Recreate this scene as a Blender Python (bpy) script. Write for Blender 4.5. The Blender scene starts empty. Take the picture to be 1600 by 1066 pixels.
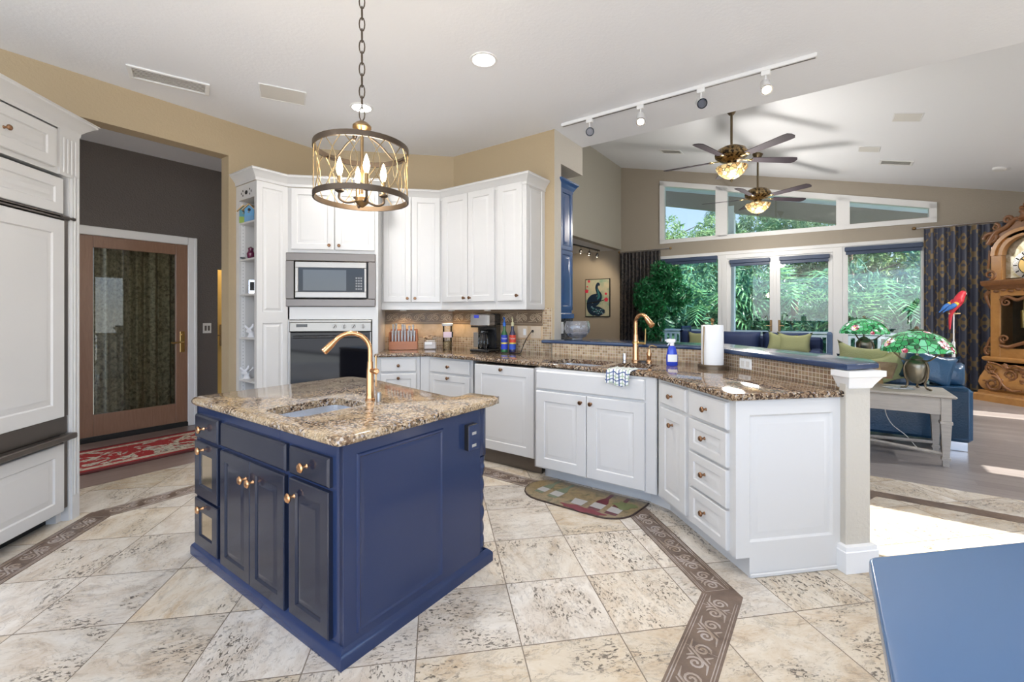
import bpy, bmesh, math, random
from mathutils import Vector, Matrix
import numpy as np
random.seed(7); rng = np.random.default_rng(7)
C = bpy.context.scene.collection
SC = bpy.context.scene
PI = math.pi
R2 = 0.70710678

# ---------------------------------------------------------------- camera
cam_data = bpy.data.cameras.new('camera')
cam_data.sensor_width = 36.0
cam_data.lens = 695.0 / 1600.0 * 36.0
cam_data.shift_y = -43.5 / 1600.0
cam_data.clip_start = 0.05; cam_data.clip_end = 300
cam = bpy.data.objects.new('camera', cam_data)
cam.location = (0, 0, 1.31)
cam.rotation_euler = (PI / 2, 0, math.radians(-9.6))
C.objects.link(cam); SC.camera = cam

# ---------------------------------------------------------------- world, sun, exposure
SC.view_settings.view_transform = 'Standard'
SC.view_settings.look = 'None'
SC.view_settings.gamma = 1.0
SC.view_settings.exposure = 0.2
SC.view_settings.use_curve_mapping = False
W = bpy.data.worlds.new('sky'); SC.world = W; W.use_nodes = True
wn = W.node_tree.nodes; wl = W.node_tree.links
bg = wn['Background']; bg.inputs['Strength'].default_value = 1.35
wt = wn.new('ShaderNodeTexCoord'); ws = wn.new('ShaderNodeSeparateXYZ')
wr = wn.new('ShaderNodeValToRGB')
wl.new(wt.outputs['Generated'], ws.inputs[0]); wl.new(ws.outputs['Z'], wr.inputs[0])
e = wr.color_ramp.elements
e[0].position = 0.0; e[0].color = (0.74, 0.78, 0.80, 1)
e[1].position = 0.55; e[1].color = (0.26, 0.48, 0.95, 1)
m_ = e.new(0.10); m_.color = (0.60, 0.76, 1.0, 1)
wl.new(wr.outputs[0], bg.inputs['Color'])
# the sky is brighter on the sun's side of the house
wd = wn.new('ShaderNodeVectorMath'); wd.operation = 'DOT_PRODUCT'; wl.new(wt.outputs['Generated'], wd.inputs[0]); wd.inputs[1].default_value = (.30, -.95, .1)
wm = wn.new('ShaderNodeMapRange'); wm.inputs[1].default_value = -.15; wm.inputs[2].default_value = .55; wm.inputs[3].default_value = 1.2; wm.inputs[4].default_value = 3.8
wl.new(wd.outputs['Value'], wm.inputs[0]); wl.new(wm.outputs[0], bg.inputs['Strength'])

SUN_EL = math.radians(35)
sun_d = Vector((-R2 * math.cos(SUN_EL), R2 * math.cos(SUN_EL), -math.sin(SUN_EL)))
sd = bpy.data.lights.new('sun', 'SUN'); sd.energy = 17.0; sd.angle = 0.009; sd.color = (1.0, 0.95, 0.87)
so = bpy.data.objects.new('sun', sd); C.objects.link(so)
so.rotation_euler = sun_d.to_track_quat('-Z', 'Y').to_euler(); so.location = (8, -6, 8)

def lamp(name, kind, loc, power, color=(1, 0.93, 0.82), size=0.1, d=(0, 0, -1), spot=1.9, blend=0.6):
    l = bpy.data.lights.new(name, kind); l.energy = power; l.color = color
    if kind == 'AREA': l.shape = 'DISK'; l.size = size
    elif kind == 'SPOT': l.spot_size = spot; l.spot_blend = blend; l.shadow_soft_size = size
    else: l.shadow_soft_size = size
    o = bpy.data.objects.new(name, l); C.objects.link(o); o.location = loc
    o.rotation_euler = Vector(d).to_track_quat('-Z', 'Y').to_euler()
    return o

# ---------------------------------------------------------------- mesh helpers
class MB:
    def __init__(s): s.v = []; s.f = []; s.mi = []; s.m = 0; s.X = None
    def mat(s, i): s.m = i; return s
    def add(s, verts, faces):
        n = len(s.v)
        if s.X is not None: verts = [s.X @ Vector(p) for p in verts]
        s.v += [tuple(p) for p in verts]
        for f in faces: s.f.append(tuple(i + n for i in f)); s.mi.append(s.m)
        return s
    def box(s, x0, x1, y0, y1, z0, z1, b=0.0):
        if x1 < x0: x0, x1 = x1, x0
        if y1 < y0: y0, y1 = y1, y0
        if z1 < z0: z0, z1 = z1, z0
        if b <= 0:
            return s.add([(x, y, z) for x in (x0, x1) for y in (y0, y1) for z in (z0, z1)],
                         [(0, 1, 3, 2), (4, 6, 7, 5), (0, 4, 5, 1), (2, 3, 7, 6), (0, 2, 6, 4), (1, 5, 7, 3)])
        b = min(b, (x1 - x0) * .49, (y1 - y0) * .49, (z1 - z0) * .49)
        V = []; idx = {}
        for sx in (0, 1):
            for sy in (0, 1):
                for sz in (0, 1):
                    X = (x0, x1)[sx]; Y = (y0, y1)[sy]; Z = (z0, z1)[sz]
                    xi = X + (b, -b)[sx]; yi = Y + (b, -b)[sy]; zi = Z + (b, -b)[sz]
                    for k, p in enumerate(((X, yi, zi), (xi, Y, zi), (xi, yi, Z))):
                        idx[(sx, sy, sz, k)] = len(V); V.append(p)
        F = []
        q = ((0, 0), (1, 0), (1, 1), (0, 1))
        for a in (0, 1):
            F.append(tuple(idx[(a, i, j, 0)] for i, j in q))
            F.append(tuple(idx[(i, a, j, 1)] for i, j in q))
            F.append(tuple(idx[(i, j, a, 2)] for i, j in q))
        for i in (0, 1):
            for j in (0, 1):
                F.append((idx[(i, j, 0, 0)], idx[(i, j, 1, 0)], idx[(i, j, 1, 1)], idx[(i, j, 0, 1)]))
                F.append((idx[(i, 0, j, 0)], idx[(i, 1, j, 0)], idx[(i, 1, j, 2)], idx[(i, 0, j, 2)]))
                F.append((idx[(0, i, j, 1)], idx[(1, i, j, 1)], idx[(1, i, j, 2)], idx[(0, i, j, 2)]))
                for k in (0, 1): F.append((idx[(i, j, k, 0)], idx[(i, j, k, 1)], idx[(i, j, k, 2)]))
        return s.add(V, F)
    def loops(s, loops, cap0=True, cap1=True, closed=True):
        n = len(loops[0]); V = [p for l in loops for p in l]; F = []
        for i in range(len(loops) - 1):
            for j in range(n if closed else n - 1):
                a = i * n + j; b = i * n + (j + 1) % n
                F.append((a, b, b + n, a + n))
        if cap0: F.append(tuple(range(n))[::-1])
        if cap1: F.append(tuple(range((len(loops) - 1) * n, len(loops) * n)))
        return s.add(V, F)
    def panel(s, x0, x1, z0, z1, prof, y=0.0):
        """rectangular rings in the XZ plane; prof = (inset, y offset) outside in"""
        return s.loops([[(x0 + a, y + d, z0 + a), (x1 - a, y + d, z0 + a), (x1 - a, y + d, z1 - a), (x0 + a, y + d, z1 - a)] for a, d in prof])
    def lathe(s, prof, seg=20, loc=(0, 0, 0), d=(0, 0, 1), caps=True, arc=None):
        q = Vector(d).normalized().to_track_quat('Z', 'Y'); L = []
        for r, z in prof:
            L.append([tuple(q @ Vector((r * math.cos(2 * PI * k / seg), r * math.sin(2 * PI * k / seg), z)) + Vector(loc)) for k in range(seg)])
        return s.loops(L, caps, caps)
    def ball(s, c, r, seg=12, rings=8, sc=(1, 1, 1)):
        L = []
        for i in range(rings + 1):
            t = PI * i / rings; rr = max(math.sin(t), 1e-3) * r
            L.append([(c[0] + rr * math.cos(2 * PI * k / seg) * sc[0], c[1] + rr * math.sin(2 * PI * k / seg) * sc[1], c[2] - math.cos(t) * r * sc[2]) for k in range(seg)])
        return s.loops(L)
    def tube(s, pts, r, seg=8, caps=True, closed=False):
        P = [Vector(p) for p in pts]; n = len(P)
        rs = r if isinstance(r, (list, tuple)) else [r] * n
        T = []
        for i in range(n):
            if closed: t = P[(i + 1) % n] - P[i - 1]
            else: t = P[min(i + 1, n - 1)] - P[max(i - 1, 0)]
            T.append(t.normalized() if t.length > 1e-9 else Vector((0, 0, 1)))
        up = Vector((0, 0, 1)) if abs(T[0].z) < .9 else Vector((1, 0, 0))
        nrm = T[0].cross(up).normalized(); L = []
        for i in range(n):
            nrm = (nrm - T[i] * nrm.dot(T[i]))
            nrm = nrm.normalized() if nrm.length > 1e-6 else T[i].orthogonal().normalized()
            bn = T[i].cross(nrm)
            L.append([tuple(P[i] + (nrm * math.cos(2 * PI * k / seg) + bn * math.sin(2 * PI * k / seg)) * rs[i]) for k in range(seg)])
        if closed: L.append(L[0]); return s.loops(L, False, False)
        return s.loops(L, caps, caps)
    def prism(s, poly, z0, z1, b=0.0, n=3, caps=True):
        poly = ccw(poly)
        if b <= 0: return s.loops([[(x, y, z) for x, y in poly] for z in (z0, z1)], caps, caps)
        L = []
        for i in range(n + 1):
            a = PI / 2 * i / n; o = offset(poly, b * (1 - math.sin(a))); L.append([(x, y, z0 + b * (1 - math.cos(a))) for x, y in o])
        for i in range(n + 1):
            a = PI / 2 * i / n; o = offset(poly, b * (1 - math.cos(a))); L.append([(x, y, z1 - b * (1 - math.sin(a))) for x, y in o])
        return s.loops(L, caps, caps)
    def slab(s, poly, holes, z0, z1, b=0.015, n=3):
        """a worktop with a rounded edge and cut-outs"""
        poly = ccw(poly); L = []
        for i in range(n + 1):
            a = PI / 2 * i / n; o = offset(poly, b * (1 - math.sin(a))); L.append([(x, y, z0 + b * (1 - math.cos(a))) for x, y in o])
        for i in range(n + 1):
            a = PI / 2 * i / n; o = offset(poly, b * (1 - math.cos(a))); L.append([(x, y, z1 - b * (1 - math.sin(a))) for x, y in o])
        s.loops(L, False, False)
        inner = offset(poly, b)
        for z in (z0, z1):
            bm = bmesh.new(); edges = []
            for lp in [inner] + holes:
                vs = [bm.verts.new((x, y, z)) for x, y in lp]
                edges += [bm.edges.new((vs[i], vs[(i + 1) % len(vs)])) for i in range(len(vs))]
            bmesh.ops.triangle_fill(bm, edges=edges, use_beauty=True)
            bm.verts.index_update()
            s.add([tuple(v.co) for v in bm.verts], [tuple(v.index for v in f.verts) for f in bm.faces]); bm.free()
        for h in holes: s.loops([[(x, y, z) for x, y in h] for z in (z0, z1)], False, False)
        return s
    def sweep(s, path, prof, closed=False):
        """vertical moulding: prof = (out, z) swept along a 2D path; out is to the right of the path"""
        n = len(path); L = []
        for i in range(n):
            p = Vector(path[i])
            def nr(a, b):
                d = (Vector(b) - Vector(a)).normalized(); return Vector((d.y, -d.x))
            if closed: n0 = nr(path[i - 1], path[i]); n1 = nr(path[i], path[(i + 1) % n])
            else:
                n0 = nr(path[i - 1], path[i]) if i > 0 else nr(path[0], path[1])
                n1 = nr(path[i], path[i + 1]) if i < n - 1 else n0
            m = (n0 + n1); m = m / max(m.dot(n0), .2) if m.length > 1e-6 else n0
            L.append([(p.x + m.x * o, p.y + m.y * o, z) for o, z in prof])
        if closed: L.append(L[0])
        return s.loops(L, not closed, not closed)
    def build(s, name, mats, parent=None, loc=None, rz=0.0, smooth=35, collection=None):
        me = bpy.data.meshes.new(name); me.from_pydata(s.v, [], s.f)
        if not isinstance(mats, (list, tuple)): mats = [mats]
        for m in mats: me.materials.append(m)
        if len(mats) > 1: me.polygons.foreach_set('material_index', s.mi)
        bm = bmesh.new(); bm.from_mesh(me)
        bmesh.ops.remove_doubles(bm, verts=bm.verts, dist=1e-5)
        bmesh.ops.recalc_face_normals(bm, faces=bm.faces)
        if smooth:
            lim = math.radians(smooth)
            for f in bm.faces: f.smooth = True
            for ed in bm.edges: ed.smooth = len(ed.link_faces) == 2 and ed.calc_face_angle(0) < lim
        bm.to_mesh(me); bm.free()
        o = bpy.data.objects.new(name, me); C.objects.link(o)
        if parent is not None: o.parent = parent
        if loc is not None: o.location = loc
        o.rotation_euler = (0, 0, rz)
        return o

def ccw(p):
    a = sum(p[i][0] * p[(i + 1) % len(p)][1] - p[(i + 1) % len(p)][0] * p[i][1] for i in range(len(p)))
    return list(p) if a > 0 else list(p)[::-1]
def offset(p, d):
    if abs(d) < 1e-9: return list(p)
    n = len(p); out = []
    for i in range(n):
        a = Vector(p[i - 1]); b = Vector(p[i]); c = Vector(p[(i + 1) % n])
        e0 = (b - a).normalized(); e1 = (c - b).normalized()
        n0 = Vector((-e0.y, e0.x)); n1 = Vector((-e1.y, e1.x)); m = n0 + n1
        m = m / max(m.dot(n0), .3) if m.length > 1e-6 else n0
        out.append((b.x + m.x * d, b.y + m.y * d))
    return out
def rounded(p, r, n=5):
    p = ccw(p); N = len(p); out = []; rs = r if isinstance(r, (list, tuple)) else [r] * N
    for i in range(N):
        a = Vector(p[i - 1]); b = Vector(p[i]); c = Vector(p[(i + 1) % N]); rr = rs[i]
        if rr <= 0: out.append(tuple(b)); continue
        p0 = b + (a - b).normalized() * rr; p1 = b + (c - b).normalized() * rr
        for k in range(n + 1):
            t = k / n; q = p0 * (1 - t) ** 2 + b * 2 * t * (1 - t) + p1 * t * t; out.append((q.x, q.y))
    return out
def rect(x0, x1, y0, y1): return [(x0, y0), (x1, y0), (x1, y1), (x0, y1)]
def bez(pts, n=10):
    """smooth Catmull-Rom curve through 3D points"""
    P = [Vector(p) for p in pts]; P = [P[0] * 2 - P[1]] + P + [P[-1] * 2 - P[-2]]; out = []
    for i in range(1, len(P) - 2):
        for k in range(n):
            t = k / n; a, b, c, d = P[i - 1], P[i], P[i + 1], P[i + 2]
            out.append(tuple(.5 * ((2 * b) + (c - a) * t + (2 * a - 5 * b + 4 * c - d) * t * t + (-a + 3 * b - 3 * c + d) * t ** 3)))
    out.append(tuple(P[-2])); return out
def tag(o, label=None, cat=None, group=None, kind=None):
    if label: o['label'] = label
    if cat: o['category'] = cat
    if group: o['group'] = group
    if kind: o['kind'] = kind
    return o
def thing(name, label, cat, loc=(0, 0, 0), rz=0.0, group=None):
    o = bpy.data.objects.new(name, None); o.empty_display_size = .1; C.objects.link(o)
    o.location = loc; o.rotation_euler = (0, 0, rz); return tag(o, label, cat, group)
def struct(o): o['kind'] = 'structure'; return o
def copy_tree(o, parent=None):
    c = o.copy(); C.objects.link(c)
    if parent is not None: c.parent = parent
    for ch in [x for x in C.objects if x.parent == o]: copy_tree(ch, c)
    return c
DQ = -PI / 4; DB = PI / 4

# ---------------------------------------------------------------- materials
def mat(name, col, rough=.5, metal=0.0, coat=0.0, emit=None, es=0.0, trans=0.0, ior=None, spec=None, bump=None):
    m = bpy.data.materials.new(name); m.use_nodes = True; b = m.node_tree.nodes['Principled BSDF']
    I = b.inputs; I['Base Color'].default_value = (*col, 1); I['Roughness'].default_value = rough; I['Metallic'].default_value = metal
    I['Coat Weight'].default_value = coat; I['Coat Roughness'].default_value = .08
    if emit: I['Emission Color'].default_value = (*emit, 1); I['Emission Strength'].default_value = es
    if trans: I['Transmission Weight'].default_value = trans
    if ior: I['IOR'].default_value = ior
    if spec is not None: I['Specular IOR Level'].default_value = spec
    if bump:
        G = Gr(m); n = G.noise(G.obj(), bump[0], 4); G.bump(n, bump[1])
    return m
class Gr:
    """short-hands for building node graphs"""
    def __init__(s, m): s.t = m.node_tree; s.b = s.t.nodes['Principled BSDF']
    def n(s, k, **a):
        x = s.t.nodes.new(k)
        for q, v in a.items(): setattr(x, q, v)
        return x
    def put(s, sock, v):
        if isinstance(v, bpy.types.NodeSocket): s.t.links.new(v, sock)
        elif v is not None:
            if hasattr(sock.default_value, '__len__') and not hasattr(v, '__len__'): v = [v] * len(sock.default_value)
            elif hasattr(sock.default_value, '__len__') and len(sock.default_value) == 4 and len(v) == 3: v = (*v, 1)
            sock.default_value = v
    def obj(s): return s.n('ShaderNodeTexCoord').outputs['Object']
    def pos(s): return s.n('ShaderNodeNewGeometry').outputs['Position']
    def math(s, op, a, b=None, c=None):
        x = s.n('ShaderNodeMath', operation=op); s.put(x.inputs[0], a); s.put(x.inputs[1], b)
        if c is not None: s.put(x.inputs[2], c)
        return x.outputs[0]
    def vm(s, op, a, b=None):
        x = s.n('ShaderNodeVectorMath', operation=op); s.put(x.inputs[0], a)
        if b is not None: s.put(x.inputs[3] if op == 'SCALE' else x.inputs[1], b)
        return x.outputs[0]
    def sep(s, v): x = s.n('ShaderNodeSeparateXYZ'); s.put(x.inputs[0], v); return x.outputs
    def comb(s, a, b, c): x = s.n('ShaderNodeCombineXYZ'); s.put(x.inputs[0], a); s.put(x.inputs[1], b); s.put(x.inputs[2], c); return x.outputs[0]
    def noise(s, v, scale, detail=3, rough=.5, dist=0.0, col=False):
        x = s.n('ShaderNodeTexNoise'); s.put(x.inputs['Vector'], v); x.inputs['Scale'].default_value = scale
        x.inputs['Detail'].default_value = detail; x.inputs['Roughness'].default_value = rough; x.inputs['Distortion'].default_value = dist
        return x.outputs['Color' if col else 'Fac']
    def vor(s, v, scale, feature='F1', out='Distance'):
        x = s.n('ShaderNodeTexVoronoi', feature=feature); s.put(x.inputs['Vector'], v); x.inputs['Scale'].default_value = scale
        return x.outputs[out]
    def white(s, v, out='Value'): x = s.n('ShaderNodeTexWhiteNoise', noise_dimensions='3D'); s.put(x.inputs['Vector'], v); return x.outputs[out]
    def ramp(s, f, stops, interp='LINEAR'):
        x = s.n('ShaderNodeValToRGB'); s.put(x.inputs[0], f); cr = x.color_ramp; cr.interpolation = interp
        while len(cr.elements) < len(stops): cr.elements.new(.5)
        for el, (p, c) in zip(cr.elements, stops): el.position = p; el.color = (*c, 1) if len(c) == 3 else c
        return x.outputs[0]
    def step(s, f, a, b):
        x = s.n('ShaderNodeMapRange'); s.put(x.inputs[0], f); x.inputs[1].default_value = a; x.inputs[2].default_value = b; x.clamp = True
        return x.outputs[0]
    def mix(s, f, a, b, mode='MIX'):
        x = s.n('ShaderNodeMix', data_type='RGBA', blend_type=mode); s.put(x.inputs[0], f); s.put(x.inputs[6], a); s.put(x.inputs[7], b)
        return x.outputs[2]
    def bump(s, h, d=.01, st=1.0):
        x = s.n('ShaderNodeBump'); s.put(x.inputs['Height'], h); x.inputs['Distance'].default_value = d; x.inputs['Strength'].default_value = st
        s.t.links.new(x.outputs[0], s.b.inputs['Normal'])
    def col(s, v): s.put(s.b.inputs['Base Color'], v)
    def rough(s, v): s.put(s.b.inputs['Roughness'], v)

white = mat('white_paint', (.655, .648, .635), .32, coat=.15)
white_trim = mat('white_trim_paint', (.82, .82, .82), .3)
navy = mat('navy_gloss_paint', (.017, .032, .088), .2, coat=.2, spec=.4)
navy_dark = mat('island_front_shaded_navy', (.012, .016, .032), .22, coat=.2, spec=.4)  # the navy again, with the front doors' shade put into the colour
bluewood = mat('bar_blue_paint', (.016, .042, .11), .2, coat=.5)
copper = mat('copper', (.72, .40, .20), .16, 1.0)
knobm = mat('antique_copper', (.25, .135, .075), .3, 1.0)
steel = mat('brushed_steel', (.36, .335, .305), .36, 1.0)
steel_dk = mat('bronze_steel', (.19, .17, .155), .38, 1.0)
sinksteel = mat('sink_steel', (.75, .77, .80), .25, .9)
black = mat('black_plastic', (.012, .012, .013), .2, coat=.4)
blackmat = mat('black_matt', (.01, .01, .01), .6)
bronze = mat('dark_bronze', (.10, .075, .055), .4, .8)
brass = mat('brass', (.62, .44, .18), .28, 1.0)
oldbrass = mat('old_brass', (.30, .20, .10), .35, 1.0)
plate = mat('wall_plate', (.72, .70, .66), .4)
cream_plate = mat('almond_plate', (.70, .58, .44), .4)
paper = mat('paper_white', (.88, .88, .87), .8)
silver = mat('silver', (.75, .75, .76), .2, 1.0)
leather = mat('navy_leather', (.016, .070, .15), .3, coat=.3, bump=(60, .003))
greenp = mat('sage_velvet', (.36, .38, .19), .85, bump=(80, .004))
taupe = mat('taupe_exterior', (.30, .26, .22), .8)
bulb = mat('lit_bulb', (1, .9, .7), .3, emit=(1, .80, .52), es=14)
canlight = mat('lit_lens', (1, 1, 1), .3, emit=(1, .96, .9), es=7)
spotlit = mat('lit_spot_lens', (1, 1, 1), .3, emit=(1, .90, .72), es=9)
reflector = mat('spot_reflector', (.16, .16, .17), .3, .8)

def wallmat(name, col, amp=.004, sc=45, rough=.6):
    m = mat(name, col, rough); G = Gr(m); G.bump(G.noise(G.pos(), sc, 5, .6), amp)
    return m
ceil_m = wallmat('ceiling_white_texture', (.86, .875, .91), .002, 40, .75)
tan_m = wallmat('tan_wall_paint', (.47, .37, .235), .003)
greige_m = wallmat('greige_wall_paint', (.40, .38, .32), .003)
post_m = wallmat('light_greige_paint', (.56, .52, .45), .003)
dark_m = wallmat('dark_brown_wall_paint', (.115, .098, .088), .008, 60, .38)
yellow_m = wallmat('yellow_wall_paint', (.62, .42, .13), .003)

glass = bpy.data.materials.new('window_glass'); glass.use_nodes = True
nt = glass.node_tree; nt.nodes.remove(nt.nodes['Principled BSDF'])
o_ = nt.nodes['Material Output']; mx = nt.nodes.new('ShaderNodeMixShader'); tr = nt.nodes.new('ShaderNodeBsdfTransparent'); gl = nt.nodes.new('ShaderNodeBsdfGlossy')
gl.inputs['Roughness'].default_value = 0.0; tr.inputs['Color'].default_value = (.93, .97, .96, 1)
fr = nt.nodes.new('ShaderNodeFresnel'); fr.inputs['IOR'].default_value = 1.6
nt.links.new(fr.outputs[0], mx.inputs[0]); nt.links.new(tr.outputs[0], mx.inputs[1]); nt.links.new(gl.outputs[0], mx.inputs[2]); nt.links.new(mx.outputs[0], o_.inputs[0])
def thin_glass(name, col, ior=1.5):
    g = glass.copy(); g.name = name
    for n in g.node_tree.nodes:
        if n.type == 'BSDF_TRANSPARENT': n.inputs[0].default_value = (*col, 1)
        if n.type == 'FRESNEL': n.inputs[0].default_value = ior
    return g
dark_glass = thin_glass('dark_obscure_glass', (.85, .86, .80), 1.45)
clear = thin_glass('clear_glass', (.93, .95, .95), 1.5)
crystal = mat('crystal', (.92, .94, 1), .04, trans=.93, ior=1.5)
bulbglass = thin_glass('bulb_glass', (1, .93, .8), 1.4)

def granite(name, tint, dark=.5):
    m = mat(name, (.3, .2, .1), .07, coat=.0); G = Gr(m); p = G.obj()
    w = G.vm('ADD', p, G.vm('SCALE', G.noise(p, 14, 3, .6, col=True), .03))
    c = G.white(G.vm('ADD', G.vor(w, 115, out='Color'), (0, 0, 0)))
    a = G.ramp(c, [(0, (.008, .007, .007)), (.16 * dark * 2, (.05, .03, .02)), (.45, (.21, .13, .075)), (.7, (.40, .29, .18)), (.88, (.55, .45, .33)), (1, (.33, .33, .36))])
    big = G.noise(p, 9, 4, .6)
    a = G.mix(G.step(big, .42, .62), a, G.mix(.65, a, tint))
    fine = G.step(G.noise(p, 160, 2, .7), .56, .62)
    a = G.mix(G.math('MULTIPLY', fine, .65), a, (.012, .010, .010))
    G.col(a); return m
granite_is = granite('granite_gold_brown', (.52, .40, .25), .32)
granite_ct = granite('granite_dark_brown', (.15, .085, .05), .8)

def travertine():
    m = mat('travertine_tiles', (.6, .5, .4), .22); G = Gr(m); p = G.pos()
    S = .407; q = G.vm('SCALE', G.vm('SUBTRACT', p, (.3295, 1.7185, 0)), 1 / S)
    x, y, z = G.sep(q)
    fx = G.math('FLOOR', x); fy = G.math('FLOOR', y); cell = G.comb(fx, fy, 0)
    rx = G.math('FRACT', x); ry = G.math('FRACT', y)
    ex = G.math('MINIMUM', rx, G.math('SUBTRACT', 1, rx)); ey = G.math('MINIMUM', ry, G.math('SUBTRACT', 1, ry))
    ed = G.math('MINIMUM', ex, ey)
    r = G.white(cell); rc = G.white(cell, 'Color')
    off = G.vm('SCALE', rc, 13)
    # vein direction flips from tile to tile
    u = G.vm('ADD', G.comb(G.math('MULTIPLY', x, .55), y, 0), off)
    v2 = G.vm('ADD', G.comb(x, G.math('MULTIPLY', y, .55), 0), off)
    mixv = G.n('ShaderNodeMix', data_type='VECTOR'); G.put(mixv.inputs[0], G.math('GREATER_THAN', r, .38)); G.put(mixv.inputs[4], u); G.put(mixv.inputs[5], v2); w = mixv.outputs[1]
    vein = G.noise(w, 3.2, 8, .72, .7)
    base = G.ramp(vein, [(.25, (.46, .34, .21)), (.40, (.60, .49, .36)), (.52, (.68, .60, .48)), (.7, (.74, .68, .58))])
    hs = G.n('ShaderNodeHueSaturation'); G.put(hs.inputs['Color'], base); G.put(hs.inputs['Value'], G.math('MULTIPLY_ADD', r, .22, .84)); G.put(hs.inputs['Saturation'], G.math('MULTIPLY_ADD', G.white(G.vm('ADD', cell, (5, 9, 1))), .55, .55)); hs.inputs['Hue'].default_value = .5
    c = hs.outputs[0]
    patch = G.step(G.noise(w, 1.7, 4, .62, .8), .45, .58)
    fine = G.step(G.noise(w, 34, 3, .65, .6), .56, .60)
    mid = G.step(G.noise(w, 17, 4, .7, .8), .605, .635)
    vn = G.math('ABSOLUTE', G.math('SUBTRACT', G.noise(w, 2.4, 7, .72, 1.8), .5)); vl = G.math('MULTIPLY', G.math('LESS_THAN', vn, .012), G.step(G.noise(w, 6, 2), .45, .55))
    pit = G.math('MAXIMUM', G.math('MAXIMUM', G.math('MULTIPLY', fine, patch), G.math('MULTIPLY', mid, G.math('MULTIPLY_ADD', patch, .8, .2))), G.math('MULTIPLY', vl, .35))
    c = G.mix(G.math('MULTIPLY', patch, .22), c, (.48, .38, .26))
    c = G.mix(G.math('MULTIPLY', pit, .85), c, (.075, .06, .048))
    grout = G.math('LESS_THAN', ed, .0055)
    c = G.mix(grout, c, (.22, .18, .14))
    G.col(c); G.rough(G.math('MULTIPLY_ADD', pit, .4, .16))
    G.bump(G.math('SUBTRACT', 1, G.math('MAXIMUM', G.math('MULTIPLY', pit, .5), grout)), .0015)
    return m
trav = travertine()

def woodfloor(name, a, b, direction=DQ, wdt=.13):
    m = mat(name, a, .3); G = Gr(m); p = G.pos(); x, y, z = G.sep(p)
    cs, sn = math.cos(direction), math.sin(direction)
    u = G.math('ADD', G.math('MULTIPLY', x, cs), G.math('MULTIPLY', y, sn)); v = G.math('SUBTRACT', G.math('MULTIPLY', y, cs), G.math('MULTIPLY', x, sn))
    row = G.math('FLOOR', G.math('DIVIDE', v, wdt)); rr = G.white(G.comb(row, 3, 1))
    uu = G.math('ADD', G.math('DIVIDE', u, 1.2), G.math('MULTIPLY', rr, 7)); cell = G.comb(G.math('FLOOR', uu), row, 0)
    k = G.white(cell)
    gr = G.noise(G.comb(G.math('MULTIPLY', u, 1.2), G.math('MULTIPLY', v, 14), G.math('MULTIPLY', k, 9)), 3, 5, .65, .6)
    c = G.mix(G.math('MULTIPLY_ADD', gr, .75, G.math('MULTIPLY', k, .4)), a, b)
    f = G.math('FRACT', G.math('DIVIDE', v, wdt)); gap = G.math('LESS_THAN', f, .02)
    c = G.mix(gap, c, tuple(t * .35 for t in a)); G.col(c); return m
wood_grey = woodfloor('grey_wood_planks', (.15, .13, .125), (.33, .30, .285))
wood_hall = woodfloor('hall_wood_planks', (.13, .085, .07), (.27, .20, .175), DB)
deck_m = woodfloor('deck_boards', (.30, .30, .31), (.42, .42, .43))

def mosaic(name, ca, cb, cc, S=.0245):
    m = mat(name, ca, .35); G = Gr(m); x, y, z = G.sep(G.obj())
    a = G.math('DIVIDE', x, S); b = G.math('DIVIDE', z, S)
    k = G.white(G.comb(G.math('FLOOR', a), G.math('FLOOR', b), 0))
    f1 = G.math('FRACT', a); f2 = G.math('FRACT', b)
    e_ = G.math('MINIMUM', G.math('MINIMUM', f1, G.math('SUBTRACT', 1, f1)), G.math('MINIMUM', f2, G.math('SUBTRACT', 1, f2)))
    c = G.ramp(k, [(0, ca), (.5, cb), (1, cc)])
    c = G.mix(.25, c, G.noise(G.obj(), 60, 3, col=True), 'OVERLAY')
    g = G.step(e_, .05, .11)
    G.col(G.mix(g, (.62, .55, .44), c)); G.bump(g, .0015); return m
mos = mosaic('stone_mosaic', (.30, .19, .10), (.45, .32, .19), (.60, .47, .31))
mos_dk = mosaic('brown_stone_mosaic', (.22, .14, .085), (.30, .20, .12), (.40, .28, .17))

def cloud(name, stops, sc=3, rough=.5, detail=4, dist=.5, bump=None, coat=0, metal=0):
    m = mat(name, stops[0][1], rough, metal, coat); G = Gr(m); n = G.noise(G.obj(), sc, detail, .6, dist); G.col(G.ramp(n, stops))
    if bump: G.bump(G.noise(G.obj(), bump[0], 5), bump[1])
    return m
stone_tan = cloud('tan_stone', [(.3, (.50, .34, .19)), (.7, (.68, .52, .34))], 8)
bordm = cloud('border_stone', [(.3, (.10, .07, .055)), (.7, (.19, .135, .10))], 9, .35, bump=(50, .002))
bordl = cloud('border_relief_stone', [(.35, (.26, .19, .13)), (.65, (.40, .36, .34))], 9, .35)
listel = cloud('listello_stone', [(.3, (.17, .11, .065)), (.7, (.27, .19, .12))], 8, .4, bump=(60, .002))
listel_l = cloud('listello_relief', [(.3, (.50, .38, .25)), (.7, (.62, .50, .36))], 9, .4)

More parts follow.
